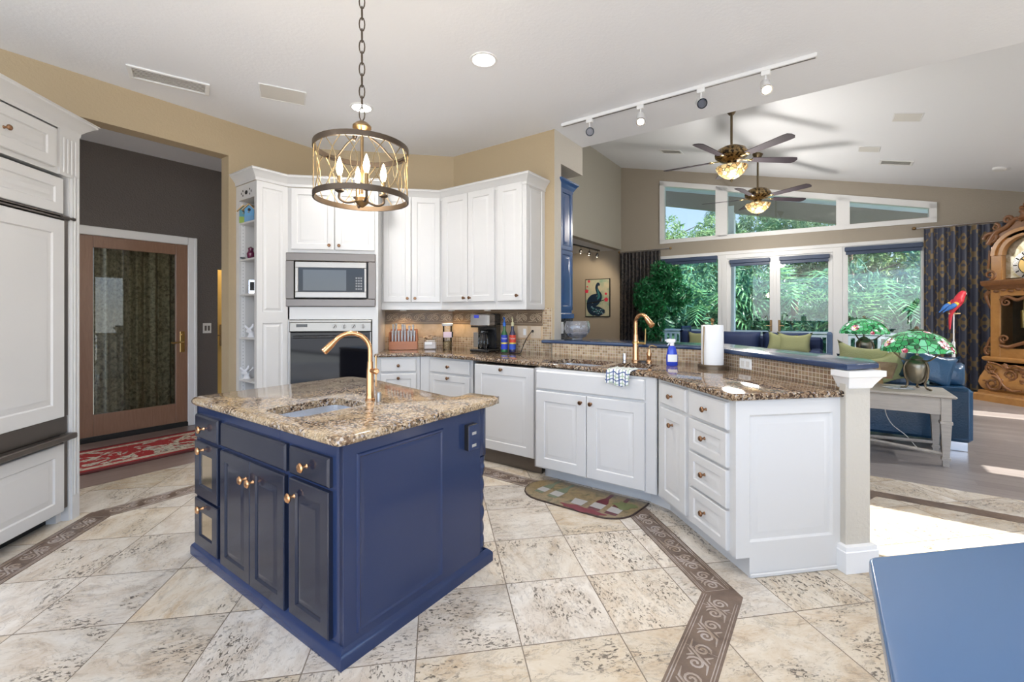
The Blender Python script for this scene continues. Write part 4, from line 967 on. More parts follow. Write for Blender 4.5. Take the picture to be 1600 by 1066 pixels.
syrup((.675, 4.455), 'syrup bottle with blue label and blue neck, nearer the coffee maker', green_l, mat('label_blue', (.02, .05, .45), .4), mat('label_blue_b', (.03, .06, .55), .4), mat('pump_blue', (.02, .16, .65), .4), -.3)
syrup((.755, 4.43), 'syrup bottle with red label and pale yellow pump, right of pair', dark_l, mat('label_red', (.75, .07, .03), .4), mat('label_blue_c', (.03, .09, .5), .4), mat('pump_cream', (.75, .70, .42), .4), -.3)
# wooden rack of clear vials
t = thing('vial_rack', 'cherry wood rack holding rows of clear capped vials', 'rack', (-.355, 4.97, CZ), -.05)
b = MB(); b.box(-.145, .145, -.06, -.048, 0, .09, .003); b.box(-.145, .145, .04, .052, 0, .22, .003); b.box(-.15, -.138, -.06, .052, 0, .19, .003); b.box(.138, .15, -.06, .052, 0, .19, .003); b.box(-.14, .14, -.05, .045, 0, .012); b.build('box', cherry, t)
vial_m = mat('vial_plastic', (.50, .52, .55), .12, coat=.6)
vb = MB(); vb.lathe([(.009, 0), (.011, .004), (.011, .09), (.008, .098), (.012, .10), (.012, .12), (.001, .122)], 10); v0 = vb.build('glass_vial', vial_m)
spots = [(-.115 + k * .033, -.035, .085) for k in range(8)] + [(-.11, .0, .155), (-.078, .005, .165), (-.012, .0, .155), (.012, .01, .15), (.06, .005, .14), (.10, .0, .15)]
for k, (x, y, z) in enumerate(spots):
    o = v0 if k == 0 else v0.copy()
    if k: C.objects.link(o)
    o.location = (-.355 + x, 4.97 + y, CZ + z); o.rotation_euler = (.12 if z > .1 else 0, .0, 0)
    front = z < .1
    tag(o, 'clear capped vial in the front row of the cherry rack' if front else 'clear capped vial standing taller in the back of the cherry rack', 'vial', 'front row vials' if front else 'back row vials')
# clear packet box, snack bag, canister
t = thing('sweetener_box', 'clear plastic box of small packets right of the vial rack', 'box', (-.075, 4.98, CZ), .1)
b = MB(); b.box(-.065, .065, -.045, .045, 0, .085, .01); b.build('tray', mat('clear_plastic', (.55, .50, .48), .1, coat=.6), t)
b = MB(); b.box(-.06, .02, -.05, -.046, .05, .08, .002); b.build('paper_tag', paper, t)
b = MB(); b.box(-.04, .055, -.03, .03, .088, .096, .003); b.build('lid_strip', paper, t)
t = thing('snack_bag', 'crumpled brown snack bag lying on the clear packet box', 'bag', (-.07, 5.0, CZ + .098), .1)
b = MB(); L = []
for i in range(9):
    a = i / 8; L.append([(-.085 + .17 * k / 12, .03 * math.cos(a * 2 * PI) + .004 * math.sin(k), .028 + .022 * math.sin(a * 2 * PI) * (1 - abs(k / 6 - 1) ** 3) + .006 * math.sin(k * 1.9 + i)) for k in range(13)])
b.loops(L[:-1] + [L[0]], False, False, closed=False); b.build('bag', cloud('bag_print', [(.35, (.20, .10, .05)), (.55, (.60, .45, .30)), (.7, (.75, .72, .68))], 25, .3), t)
t = thing('canister', 'tall clear canister with white lid and pink note, left of the coffee maker', 'canister', (.115, 4.95, CZ))
b = MB(); b.lathe([(.048, 0), (.05, .004), (.05, .255)], 24, caps=False); b.build('glass_jar', clear, t)
b = MB(); b.lathe([(.001, .003), (.046, .004), (.046, .075), (.03, .085), (.001, .08)], 20); b.build('contents', cloud('coins', [(.4, (.30, .17, .06)), (.6, (.65, .50, .28))], 90, .5), t)
b = MB(); b.lathe([(.060, .255), (.062, .26), (.062, .278), (.058, .282), (.001, .282)], 24); b.build('lid', paper, t)
b = MB(); b.box(-.045, .045, -.054, -.052, .13, .19); b.build('note', mat('pink_note', (.75, .60, .66), .7), t)
b = MB(); b.box(.045, .062, -.054, -.03, .13, .19, .003); b.build('clip', blackmat, t)
# outlets & switch on the stone
def outlet(loc, rz, label, m, w=.12, parts='outlet', y=-.013):
    t = thing('outlet_plate' if parts == 'outlet' else 'switch_plate', label, 'outlet' if parts == 'outlet' else 'light switch', loc, rz)
    b = MB(); b.box(-w / 2, w / 2, y - .005, y, -.06, .06, .003); b.build('plate', m, t)
    for k, cx_ in enumerate((-w / 4, w / 4)):
        b = MB(); b.box(cx_ - .016, cx_ + .016, y - .009, y - .005, -.033, .033, .002); b.build('rocker' if k == 0 or parts != 'outlet' else 'socket', paper if (parts != 'outlet' and k == 1) else m, t)
    return t
outlet((.19 + .96 * R2, 5.13 - .96 * R2, 1.12), DQ, 'almond double switch plate with one white rocker right of the syrup bottles', cream_plate, parts='switch')
outlet((.19 + 1.12 * R2, 5.13 - 1.12 * R2, 1.12), DQ, 'almond outlet plate with the black cord plugged in', cream_plate)
t = thing('outlet_plate', 'white double outlet in the brown mosaic of the peninsula', 'outlet', (2.068, 2.71, .966), -PI / 2)
b = MB(); b.box(-.06, .06, -.006, 0, -.036, .036, .003); b.build('plate', paper, t)
for cx_ in (-.025, .025): b = MB(); b.box(cx_ - .016, cx_ + .016, -.009, -.006, -.02, .02, .002); b.build('socket', plate, t)
px_, py_ = .19 + 1.10 * R2, 5.13 - 1.10 * R2
b = MB(); b.tube(bez([(px_ - .02, py_ - .02, 1.13), (px_ - .045, py_ - .045, 1.125), (px_ - .10, py_ - .03, 1.04), (px_ - .16, py_ - .09, .93), (px_ - .18, py_ - .12, .921), (px_ - .26, py_ - .07, .920), (px_ - .38, py_ + .03, .920), (.62, 4.70, .920)]), .004, 8)
b.ball((px_ - .03, py_ - .03, 1.13), .013); tag(b.build('power_cord', black), 'black power cord running from the outlet to the coffee maker', 'cord')

# blue hanging cabinet in the bar niche -----------------------------------------
bluecab = mat('bar_cabinet_blue', (.028, .085, .23), .2, coat=.3)
t = thing('bar_cabinet', 'navy blue wall cabinet with raised panels hanging over the bar ledge', 'cabinet', (1.126, 4.194, 0), DB)
mb = MB(); mb.box(.16, .42, .03, .36, 1.30, 2.60, .003); mb.build('carcass', bluecab, t)
mb = MB(); mb.panel(.165, .415, 1.34, 1.95, [(0, .03), (0, .018), (.04, .018), (.048, .027), (.055, .027), (.075, .02), (.08, .02)]); mb.panel(.165, .415, 1.96, 2.58, [(0, .03), (0, .018), (.04, .018), (.048, .027), (.055, .027), (.075, .02), (.08, .02)]); mb.build('side_panel', bluecab, t, smooth=20)
mb = MB(); mb.sweep([(.16, .36), (.16, .03), (.42, .03), (.42, .36)], [(0, 2.56), (.01, 2.56), (.012, 2.58), (.04, 2.63), (.055, 2.645), (.06, 2.66), (0, 2.665)]); mb.build('crown', bluecab, t, smooth=25)
mb = MB(); mb.sweep([(.16, .36), (.16, .03), (.42, .03), (.42, .36)], [(0, 1.255), (.015, 1.255), (.018, 1.265), (.018, 1.30), (0, 1.31)]); mb.build('base_rail', bluecab, t, smooth=25)
mb = MB(); mb.X = Matrix.Translation((.42, .03, 0)) @ Matrix.Rotation(PI / 2, 4, 'Z'); mb.panel(.01, .32, 1.32, 2.57, DOORP(.05)); o = mb.build('door', bluecab, t, smooth=20)
mb = MB(); mb.lathe([(.006, 0), (.006, .02), (.015, .024), (.015, .032), (.001, .034)], 14, (.44, .06, 1.37), (1, 0, 0)); mb.build('knob', copper, o)
mb = MB(); mb.box(.15, .50, .06, .09, 1.05, 1.255); tag(mb.build('bar_backsplash', cloud('dark_granite', [(.4, (.02, .02, .025)), (.6, (.10, .09, .085))], 70, .15), loc=(1.126, 4.194, 0), rz=DB, smooth=0), 'dark stone splash panel under the navy bar cabinet', 'backsplash')
outlet((1.126 + .25 * R2 - .06 * R2, 4.194 + .25 * R2 + .06 * R2, 1.16), DB, 'white outlet on the dark stone behind the crystal bowl', paper, .075, y=0)

# kitchen mat -------------------------------------------------------------------
def QP(q, s): return (q * R2 + s / 2 , -q * R2 + s / 2)   # q along Q, s = x + y
t = thing('kitchen_mat', 'wine bottle picture mat with a rounded front on the floor by the sink', 'mat', (0, 0, 0), 0)
mo = rounded([QP(-1.86, 4.27), QP(-1.86, 3.64), QP(-1.0, 3.64), QP(-1.0, 4.30)], [.03, .26, .24, .02], 8)
mo = ccw([QP(-1.86, 4.27), QP(-1.86, 3.64), QP(-1.0, 3.64), QP(-1.0, 4.30)])
def matpoly():
    pts = [(-1.0, .445), (-1.74, .445)]
    cen = lambda cx, cy, r, a0, a1, n=8: [(cx + r * math.cos(a0 + (a1 - a0) * k / n), cy + r * math.sin(a0 + (a1 - a0) * k / n)) for k in range(n + 1)]
    pts += cen(-1.66, .25, .20, PI * .72, PI * 1.5) + cen(-1.22, .25, .20, PI * 1.5, PI * 1.93) + [(-1.0, .40)]
    return pts
base_s = 3.66 * R2
def MP(q, r): return QP(q, (base_s + r) / R2)
mo = [MP(*p) for p in matpoly()]
MB().prism(mo, .0, .008, .002).build('border', mat('mat_edge', (.05, .03, .025), .6), t)
MB().prism(offset(ccw(mo), .008), .008, .0095).build('backdrop', cloud('mat_print', [(.3, (.07, .075, .035)), (.5, (.25, .18, .09)), (.7, (.14, .11, .06))], 14, .35, coat=.4), t)
def mat_shape(name, poly, m, z=.0095):
    b = MB(); b.prism([MP(*p) for p in poly], z, z + .0006); return b.build(name, m, t, smooth=0)
def bottle(q, r, sc, m, lm, lean):
    o = [(-.035, 0), (.035, 0), (.035, .13), (.012, .19), (.012, .26), (-.012, .26), (-.012, .19), (-.035, .13)]
    c_, s_ = math.cos(lean), math.sin(lean)
    f = lambda p: (q + sc * (p[0] * c_ - p[1] * s_), r + sc * (p[0] * s_ + p[1] * c_))
    b1 = mat_shape('printed_bottle', [f(p) for p in o], m); b2 = mat_shape('printed_label', [f(p) for p in ((-.037, .03), (.037, .03), (.037, .10), (-.037, .10))], lm, .0101); return b1
red = mat('wine_red', (.10, .012, .02), .35, coat=.4); grn = mat('wine_green', (.13, .16, .10), .35, coat=.4); labm = mat('wine_label', (.34, .33, .32), .5)
bottle(-1.27, .12, 1.15, red, labm, -.05); bottle(-1.15, .12, 1.15, red, labm, -.05)
bottle(-1.60, .14, 1.1, grn, labm, -.12); bottle(-1.72, .16, 1.0, grn, labm, -.12)
mat_shape('printed_grapes', [(-1.33 + .16 * math.cos(a) * (1 + .12 * math.sin(5 * a)), .085 + .035 * math.sin(a) * (1 + .2 * math.sin(7 * a))) for a in [k * PI / 16 for k in range(32)]], mat('grape_red', (.16, .02, .03), .4), .0103)
mat_shape('printed_glass', [(-1.44, .13), (-1.36, .13), (-1.35, .22), (-1.45, .22)], labm, .0103)
mat_shape('printed_leaves', [(-1.12 + .07 * math.cos(a) * (1 + .3 * math.sin(4 * a)), .30 + .06 * math.sin(a) * (1 + .3 * math.sin(3 * a))) for a in [k * PI / 12 for k in range(24)]], mat('leaf_print', (.13, .15, .06), .4), .0103)

# hall rug ----------------------------------------------------------------------
rm = mat('persian_red', (.3, .02, .02), .95); G = Gr(rm); x_, y_, z_ = G.sep(G.obj())
ex = G.math('SUBTRACT', .40, G.math('ABSOLUTE', y_)); 
field = G.noise(G.obj(), 5.5, 5, .6, 1.5); mot = G.step(field, .50, .53)
c = G.mix(mot, (.33, .018, .018), G.ramp(G.noise(G.obj(), 40, 3), [(.35, (.16, .13, .10)), (.5, (.55, .50, .40)), (.7, (.62, .58, .48))]))
c = G.mix(G.math('LESS_THAN', ex, .135), c, (.58, .48, .38))
c = G.mix(G.math('MULTIPLY', G.math('LESS_THAN', ex, .125), G.step(G.noise(G.obj(), 35, 3), .5, .55)), c, (.35, .30, .22))
c = G.mix(G.math('LESS_THAN', ex, .075), c, (.28, .012, .015)); c = G.mix(G.math('LESS_THAN', ex, .02), c, (.10, .02, .02))
G.col(c); G.bump(G.noise(G.obj(), 300, 2), .003)
tag(MB().box(-1.15, 1.0, -.42, .42, 0, .012, .004).build('hall_rug', rm, loc=(-2.93, 4.60, .001), rz=DB), 'red and ivory patterned runner rug in front of the wooden hall door', 'rug')

# birdhouses and ornaments on the shelf tower ------------------------------------
def SHP(x, y, z): return (so_[0] + (x + y) * R2, so_[1] + (-x + y) * R2, z)
def birdhouse(x, y, z, label, ca, cb, rz):
    t = thing('birdhouse', label, 'birdhouse', SHP(x, y, z), DQ + rz, 'painted birdhouses on the top shelf')
    b = MB(); b.prism(rect(-.042, .042, -.04, .04), 0, .12); b.loops([[(-.042, -.04, .12), (.042, -.04, .12), (0, -.04, .16)], [(-.042, .04, .12), (.042, .04, .12), (0, .04, .16)]]); b.build('house', ca, t, smooth=0)
    b = MB(); b.prism(rect(-.0425, .0425, -.0425, -.040), 0.0, .06); b.build('painted_front', cb, t, smooth=0)
    for s_ in (-1, 1):
        b = MB(); b.loops([[(0, -.055, .172), (s_ * .062, -.055, .112), (s_ * .062, -.055, .104), (0, -.055, .163)], [(0, .05, .172), (s_ * .062, .05, .112), (s_ * .062, .05, .104), (0, .05, .163)]]); b.build('roof_board', lightwood, t, smooth=0)
    b = MB(); b.lathe([(.014, 0), (.014, .003)], 14, (0, -.039, .115), (0, -1, 0)); b.build('entry_hole', blackmat, t)
    b = MB(); b.tube([(0, -.04, .09), (0, -.065, .09)], .004); b.build('perch', lightwood, t)
birdhouse(.065, .06, 2.1555, 'birdhouse with green lower front, left on the top shelf', mat('bird_blue', (.10, .28, .35), .6), mat('bird_green', (.30, .42, .08), .6), .75)
birdhouse(.16, .065, 2.1555, 'birdhouse painted light blue, right on the top shelf', mat('bird_sky', (.12, .32, .55), .6), mat('bird_sky_b', (.14, .30, .50), .6), .7)
def ornament(x, z, label, m, kind):
    t = thing('figurine', label, 'figurine', SHP(x - .13, .055, z), DQ + .9)
    b = MB()
    if kind == 'urn': b.lathe([(.02, 0), (.03, .02), (.035, .05), (.02, .08), (.025, .10), (.005, .115)], 16); b.build('body', m, t); b = MB(); b.box(-.085, -.045, -.02, .02, 0, .014, .004); b.build('base_block', black, t)
    elif kind == 'frame': b.box(-.03, .03, -.01, .01, 0, .13, .003); b.build('frame', m, t); b = MB(); b.box(-.018, .018, -.012, -.01, .03, .11); b.build('picture', blackmat, t)
    else:
        b.loops([[(.045 * s_ * math.cos(a * PI / 6) + dx, .02 * s_ * math.sin(a * PI / 6), z_) for a in range(12)] for s_, dx, z_ in ((.9, 0, 0), (.6, 0, .015), (.5, .0, .035), (.8, -.01, .05), (.45, -.02, .07), (.3, .01, .10), (.15, .015, .125))]); b.build('body', m, t)
        for s_ in (-1, 1):
            b = MB(); b.loops([[(0, s_ * .01, .05), (.0, s_ * .014, .05), (.01, s_ * .012, .06)], [(s_ * .06, .0, .10), (s_ * .062, .004, .10), (s_ * .05, .0, .115)]]); b.build('wing', m, t)
orn = mat('porcelain', (.72, .72, .74), .12, coat=.6)
ornament(.30, 1.8155, 'dark red glass figurine with a black base on second shelf', mat('ruby', (.12, .01, .05), .1, coat=.8), 'urn')
ornament(.33, 1.4905, 'silver framed ornament on the third shelf of the tower', silver, 'frame')
ornament(.31, 1.0855, 'white porcelain bird on the fourth shelf of the tower', orn, 'bird')
ornament(.22, .6905, 'white porcelain bird pair on the fifth shelf of the tower', orn, 'bird')

# ================================================================ fixtures on the ceiling
# chandelier ---------------------------------------------------------------------
CX, CY = -.365, 2.295
t = thing('chandelier', 'bronze drum cage chandelier with four candle bulbs above the island', 'chandelier', (CX, CY, 0))
def ring(r, z0, z1, th): return [(r - th, z0), (r, z0), (r, z1), (r - th, z1), (r - th, z0)]
for z0 in (2.105, 1.865):
    b = MB(); b.lathe(ring(.226, z0, z0 + .026, .008), 48, caps=False); b.build('hoop', bronze, t)
gold = mat('cage_gold', (.34, .25, .13), .5, .8)
for k in range(14):
    a0 = 2 * PI * k / 14
    for s_ in (-1, 1):
        pts = [((.221) * math.cos(a0 + s_ * .30 * math.sin(j / 10 * PI) * (1 if j <= 10 else 1)), .221 * math.sin(a0 + s_ * .30 * math.sin(j / 10 * PI)), 1.875 + .245 * j / 10) for j in range(11)]
        b = MB(); b.tube(pts, .0022, 5); b.build('cage_wire', gold, t)
for k in range(3):
    a = 2 * PI * k / 3 + .5; b = MB(); b.tube(bez([(.02 * math.cos(a), .02 * math.sin(a), 2.20), (.09 * math.cos(a), .09 * math.sin(a), 2.165), (.17 * math.cos(a), .17 * math.sin(a), 2.10), (.218 * math.cos(a), .218 * math.sin(a), 2.115)], 5), .005, 8); b.build('hanger_arm', bronze, t)
b = MB(); b.lathe([(.012, 2.26), (.03, 2.25), (.045, 2.235), (.045, 2.225), (.025, 2.21), (.008, 2.20), (.006, 1.90), (.012, 1.895), (.03, 1.88), (.034, 1.86), (.02, 1.845), (.008, 1.835), (.001, 1.832)][::-1], 20); b.build('centre_column', oldbrass, t)
for k in range(4):
    a = 2 * PI * k / 4 + .35; ca, sa = math.cos(a), math.sin(a); r = .105
    b = MB(); b.tube(bez([(.02 * ca, .02 * sa, 1.865), (.07 * ca, .07 * sa, 1.850), (r * ca, r * sa, 1.865), (r * ca, r * sa, 1.895)], 5), .006, 8); b.lathe([(.008, 0), (.022, .008), (.022, .014), (.012, .018)], 14, (r * ca, r * sa, 1.893)); arm = b.build('candle_arm', bronze, t)
    b = MB(); b.lathe([(.011, 0), (.011, .065), (.008, .068)], 14, (r * ca, r * sa, 1.908)); b.build('candle_sleeve', oldbrass, arm)
    b = MB(); b.lathe([(.007, 0), (.014, .02), (.016, .035), (.012, .06), (.004, .085), (.001, .092)], 14, (r * ca, r * sa, 1.975)); b.build('candle_bulb', bulb, arm)
for k in range(15):
    z0 = 2.262 + k * .0555; b = MB(); L = []
    for j in range(13):
        a = 2 * PI * j / 12; L.append((.013 * math.cos(a), 0, z0 + .034 + .034 * math.sin(a)))
    if k % 2: L = [(0, p[0], p[2]) for p in L]
    b.tube(L[:-1], .0032, 6, closed=True); b.build('chain_link', bronze, t)
b = MB(); b.lathe([(.06, 3.075), (.062, 3.10)], 24); b.build('canopy', bronze, t)
lamp('chandelier_glow', 'POINT', (CX, CY, 2.0), 12, (1, .84, .62), .12)
# recessed downlights
cans = [(.327, 3.127), (-.645, 4.034), (1.9, .9), (-1.9, 1.2), (-1.6, -1.2), (.6, -1.2), (3.3, -.6)]  # all after the first two are unseen, added to brighten the kitchen
for k, (x, y) in enumerate(cans):
    lab = ['recessed ceiling downlight above the sink aisle, brightest round one', 'recessed ceiling downlight behind the chandelier chain'][k] if k < 2 else 'unseen downlight added over the kitchen floor to brighten the room'
    t = thing('recessed_light', lab, 'ceiling light', (x, y, 3.10), 0, None if k < 2 else 'added downlights out of view')
    b = MB(); b.lathe([(.098, 0), (.096, -.006), (.080, -.008), (.074, -.002)], 32, caps=False); b.build('trim_ring', white_trim, t)
    b = MB(); b.lathe([(.075, -.003), (.001, -.003)], 32, caps=True); b.build('lens', canlight, t)
    lamp('downlight_beam', 'SPOT', (x, y, 3.08), 65, (1, .98, .965), .07, spot=2.6, blend=.9)
lamp('hall_fill_light', 'SPOT', (-3.6, 3.6, 3.0), 60, (1, .95, .88), .08, spot=2.6, blend=.9)  # unseen lamp without a fixture, added to brighten the hall
lamp('hall_room_glow', 'POINT', (-2.6, 6.6, 2.4), 30, (1, .80, .5), .1)
# air vent and flush speaker
def grille(label, name, cat, loc, rz, w, h, n, tilt=None, dark=True):
    t = thing(name, label, cat, loc, rz)
    b = MB(); frame_rect_xy(b, -w / 2, w / 2, -h / 2, h / 2, .03, -.012, 0); b.build('frame', white_trim, t)
    b = MB(); b.box(-w / 2 + .03, w / 2 - .03, -h / 2 + .03, h / 2 - .03, -.002, 0); b.build('duct', blackmat if dark else plate, t, smooth=0)
    for k in range(n):
        y = -h / 2 + .04 + (h - .08) * k / (n - 1); b = MB(); b.box(-w / 2 + .03, w / 2 - .03, y - .004, y + .004, -.005, -.002); b.build('louvre', plate, t, smooth=0)
    if tilt is not None: t.rotation_euler = tilt
    return t
def frame_rect_xy(b, x0, x1, y0, y1, w, z0, z1):
    b.box(x0, x1, y0, y0 + w, z0, z1, .003); b.box(x0, x1, y1 - w, y1, z0, z1, .003); b.box(x0, x0 + w, y0 + w, y1 - w, z0, z1, .003); b.box(x1 - w, x1, y0 + w, y1 - w, z0, z1, .003)
grille('white louvred air vent in the kitchen ceiling over the hall opening', 'air_vent', 'vent', (-2.02, 3.81, 3.10), math.radians(14) + .2, .50, .22, 7)
t = thing('ceiling_speaker', 'flush square white speaker in the kitchen ceiling right of the vent', 'speaker', (-1.24, 3.90, 3.10), .3)
b = MB(); b.box(-.16, .16, -.12, .12, -.006, 0, .003); b.build('grille', plate, t); b = MB(); frame_rect_xy(b, -.17, .17, -.13, .13, .012, -.008, 0); b.build('frame', white_trim, t)
# track lights
a_, b_ = Vector((1.168, 4.073)), Vector((2.583, 2.668)); Lt = (b_ - a_).length
t = thing('track_light', 'white track light rail with four spot heads on the kitchen ceiling', 'track light', (a_.x, a_.y, 3.10), math.atan2(b_.y - a_.y, b_.x - a_.x))
b = MB(); b.box(0, Lt, -.02, .02, -.028, 0, .003); b.build('rail', white_trim, t); b = MB(); b.box(.01, Lt - .01, -.006, .006, -.0295, -.028); b.build('rail_slot', steel_dk, t, smooth=0)
heads = [(1.379, 3.881, 0, (-.25, -.9, -.45)), (1.73, 3.566, 1, (-.25, -.55, -.8)), (2.093, 3.247, 0, (-.35, -.85, -.55)), (2.421, 2.948, 1, (-.35, -.6, -.85))]
for k, (x, y, lit, d) in enumerate(heads):
    s_ = (Vector((x, y)) - a_).length; rot = Matrix.Rotation(-math.atan2(b_.y - a_.y, b_.x - a_.x), 3, 'Z'); dl = (rot @ Vector(d)).normalized()
    b = MB(); b.box(s_ - .03, s_ + .03, -.018, .018, -.06, -.026, .004); b.tube([(s_, 0, -.055), (s_, 0, -.10)], .006, 8); adapter = b.build('adapter', white_trim, t)
    c0 = Vector((s_, 0, -.135)) - dl * .05
    b = MB(); b.lathe([(.012, -.012), (.030, 0), (.034, .01), (.036, .105), (.033, .105), (.031, .02)], 22, tuple(c0), tuple(dl), caps=False); hd = b.build('spot_head', white_trim, adapter)
    b = MB(); b.lathe([(.036, .095), (.038, .108), (.030, .108), (.030, .09)], 22, tuple(c0), tuple(dl), caps=False); b.build('baffle_ring', black if not lit else silver, adapter)
    b = MB(); b.lathe([(.030, .085), (.001, .075)], 22, tuple(c0), tuple(dl)); b.build('spot_lens', spotlit if lit else reflector, adapter)
    if lit: lamp('spot_beam', 'SPOT', (x + d[0] * .1, y + d[1] * .1, 2.93), 35, (1, .86, .68), .03, d=d, spot=1.2)
# puck lights added under the cabinets to light the backsplash
for x, y in ((-.36, 4.97), (.16, 4.93), (.52, 4.60)):
    t = thing('puck_light', ['round puck light added under the cabinet above the vial rack', 'round puck light added under the cabinet above the tall canister', 'round puck light added under the cabinet behind the coffee maker'][(x > 0) + (x > .4)], 'light', (x, y, 1.344))
    b = MB(); b.lathe([(.035, 0), (.035, -.012), (.001, -.012)], 20); b.build('housing', white_trim, t)
    lamp('puck_beam', 'SPOT', (x, y, 1.325), 3.2, (1, .72, .42), .02, spot=2.5)

# ================================================================ living room
def WP(x, y, z): return (WO[0] + (x + y) * R2, WO[1] + (-x + y) * R2, z)   # window-wall frame to world
def bump_box(b, cx, cy, cz, w, d, h, puff=.25, n=10, lean=0.0, pinch=.12):
    """a stuffed cushion standing in XZ, thickness along Y"""
    L = []
    for side in (0, 1):
        pass
    V = []; N = n
    for s_ in (-1, 1):
        grid = []
        for i in range(N + 1):
            for j in range(N + 1):
                u = -1 + 2 * i / N; v = -1 + 2 * j / N
                t = max(0, (1 - u ** 4) * (1 - v ** 4)) ** .45
                px = cx + w / 2 * u * (1 - pinch * (1 - abs(v) ** 2) * abs(u) ** 3 * .5); pz = cz + h / 2 * v * (1 - pinch * (1 - abs(u) ** 2) * abs(v) ** 3)
                py = cy + s_ * d / 2 * t
                grid.append((px, py + lean * (pz - cz), pz))
        b.add(grid, [(i * (N + 1) + j, (i + 1) * (N + 1) + j, (i + 1) * (N + 1) + j + 1, i * (N + 1) + j + 1) for i in range(N) for j in range(N)])
    return b
# blue leather sofa with its back to the kitchen
t = thing('sofa', 'blue leather sofa seen from behind the greywash console table', 'sofa', (4.926, 3.362, 0), DQ)
b = MB(); b.box(-2.9, 0, 0, .16, .09, .60, .03); b.box(-2.9, -.28, .16, .95, .09, .38, .02); b.build('frame', leather, t)
b = MB(); b.box(-.26, 0, .0, 1.0, .09, .605, .035); b.build('armrest', leather, t)
b = MB(); b.box(-2.9, -2.65, 0, 1.0, .09, .605, .035); b.build('armrest', leather, t)
b = MB(); bump_box(b, -.13, .34, .70, .26, .40, .24, pinch=.05); b.build('headrest', leather, t, smooth=80)
for k in range(3): b = MB(); b.box(-1.02 - k * .79, -.28 - k * .79, .30, .97, .38, .50, .04); b.build('seat_cushion', leather, t)
for k in range(3): b = MB(); bump_box(b, -.66 - k * .79, .28, .68, .74, .26, .36, lean=.15); b.build('back_cushion', leather, t, smooth=80)
for x, y in ((-.12, .08), (-2.78, .08), (-.12, .9), (-2.78, .9)): b = MB(); b.box(x - .09, x + .09, y - .04, y + .04, 0, .09, .004); b.build('leg', silver, t)
def SP(x, y): return (4.926 + (x + y) * R2, 3.362 + (-x + y) * R2)
def pillow(label, loc, w, h, rz, m, tilt=.2, lean=.15, cat='pillow', grp=None):
    b = MB(); bump_box(b, 0, 0, 0, w, .17, h, lean=lean, pinch=.35)
    o = b.build('throw_pillow', m, loc=loc, smooth=80); o.rotation_euler = (0, tilt, rz); return tag(o, label, cat, grp)
pillow('dark blue leather pillow leaning on the sofa behind the large glass lamp', (*SP(-.30, .12), .775), .46, .38, -.5, leather, .3)
pillow('sage green throw pillow on the blue sofa between the two glass lamps', (*SP(-.82, .15), .80), .46, .40, -.9, greenp, .1)
pillow('sage green throw pillow on the blue sofa just left of the large glass lamp', (*SP(-.64, .07), .74), .40, .34, -.3, greenp, -.3)
stripe = mat('striped_pillow', (.4, .4, .3), .8); G = Gr(stripe); x_, y_, z_ = G.sep(G.obj()); G.col(G.mix(G.math('LESS_THAN', G.math('FRACT', G.math('MULTIPLY', x_, 14)), .45), (.55, .53, .46), (.16, .17, .10)))
pillow('striped cream and olive pillow behind the large glass lamp', (*SP(-.40, .42), .82), .42, .36, -.6, stripe, .2)

# console table ------------------------------------------------------------------
t = thing('console_table', 'greywash wooden console table with tapered legs behind the sofa', 'table', (4.26, 3.15, 0), DQ)
b = MB(); b.box(-1.55, .10, -.05, .52, .585, .61, .010); b.build('table_top', greywash, t)
b = MB(); b.box(-1.50, .06, -.015, .0, .44, .585, .002); b.box(-1.50, .06, .47, .485, .44, .585, .002); b.box(.045, .06, 0, .47, .44, .585, .002); b.box(-1.5, -1.485, 0, .47, .44, .585, .002); b.build('apron', greywash, t)
for x in (.035, -1.475):
    for y in (.01, .46):
        b = MB(); b.loops([[(x - s_, y - s_, z_), (x + s_, y - s_, z_), (x + s_, y + s_, z_), (x - s_, y + s_, z_)] for s_, z_ in ((.020, 0), (.022, .05), (.029, .052), (.029, .075), (.022, .078), (.034, .36), (.040, .362), (.040, .385), (.033, .388), (.033, .585))]); b.build('leg', greywash, t, smooth=0)
b = MB(); b.tube([(.035, .01, .10), (-.72, .235, .12), (-1.475, .46, .10)], .016, 6); b.tube([(.035, .46, .10), (-.72, .235, .12), (-1.475, .01, .10)], .016, 6); b.build('cross_stretcher', greywash, t)
# stained glass lamps --------------------------------------------------------------
sg = mat('stained_glass_green', (.05, .3, .1), .15, coat=.5); G = Gr(sg); p = G.obj()
ed = G.vor(p, 24, 'DISTANCE_TO_EDGE'); cr_ = G.vor(p, 24, 'F1', 'Color'); 
c = G.ramp(G.sep(cr_)[0], [(0, (.01, .09, .03)), (.3, (.02, .22, .07)), (.55, (.06, .36, .12)), (.8, (.12, .45, .22)), (1, (.25, .55, .42))])
fl = G.vor(p, 6.5, 'F1'); fe = G.math('LESS_THAN', fl, .30); petal = G.vor(p, 46, 'F1', 'Color')
c = G.mix(fe, c, G.ramp(G.sep(petal)[1], [(.3, (.30, .03, .06)), (.6, (.75, .30, .38)), (.8, (.85, .78, .76))]))
c = G.mix(G.math('LESS_THAN', fl, .07), c, (.75, .60, .12))
G.col(G.mix(G.math('LESS_THAN', ed, .045), c, (.012, .012, .012)))
G.put(G.b.inputs['Emission Color'], G.mix(G.math('LESS_THAN', ed, .045), c, (0, 0, 0))); G.b.inputs['Emission Strength'].default_value = .55
lbr = mat('lamp_bronze', (.20, .16, .11), .35, .9)
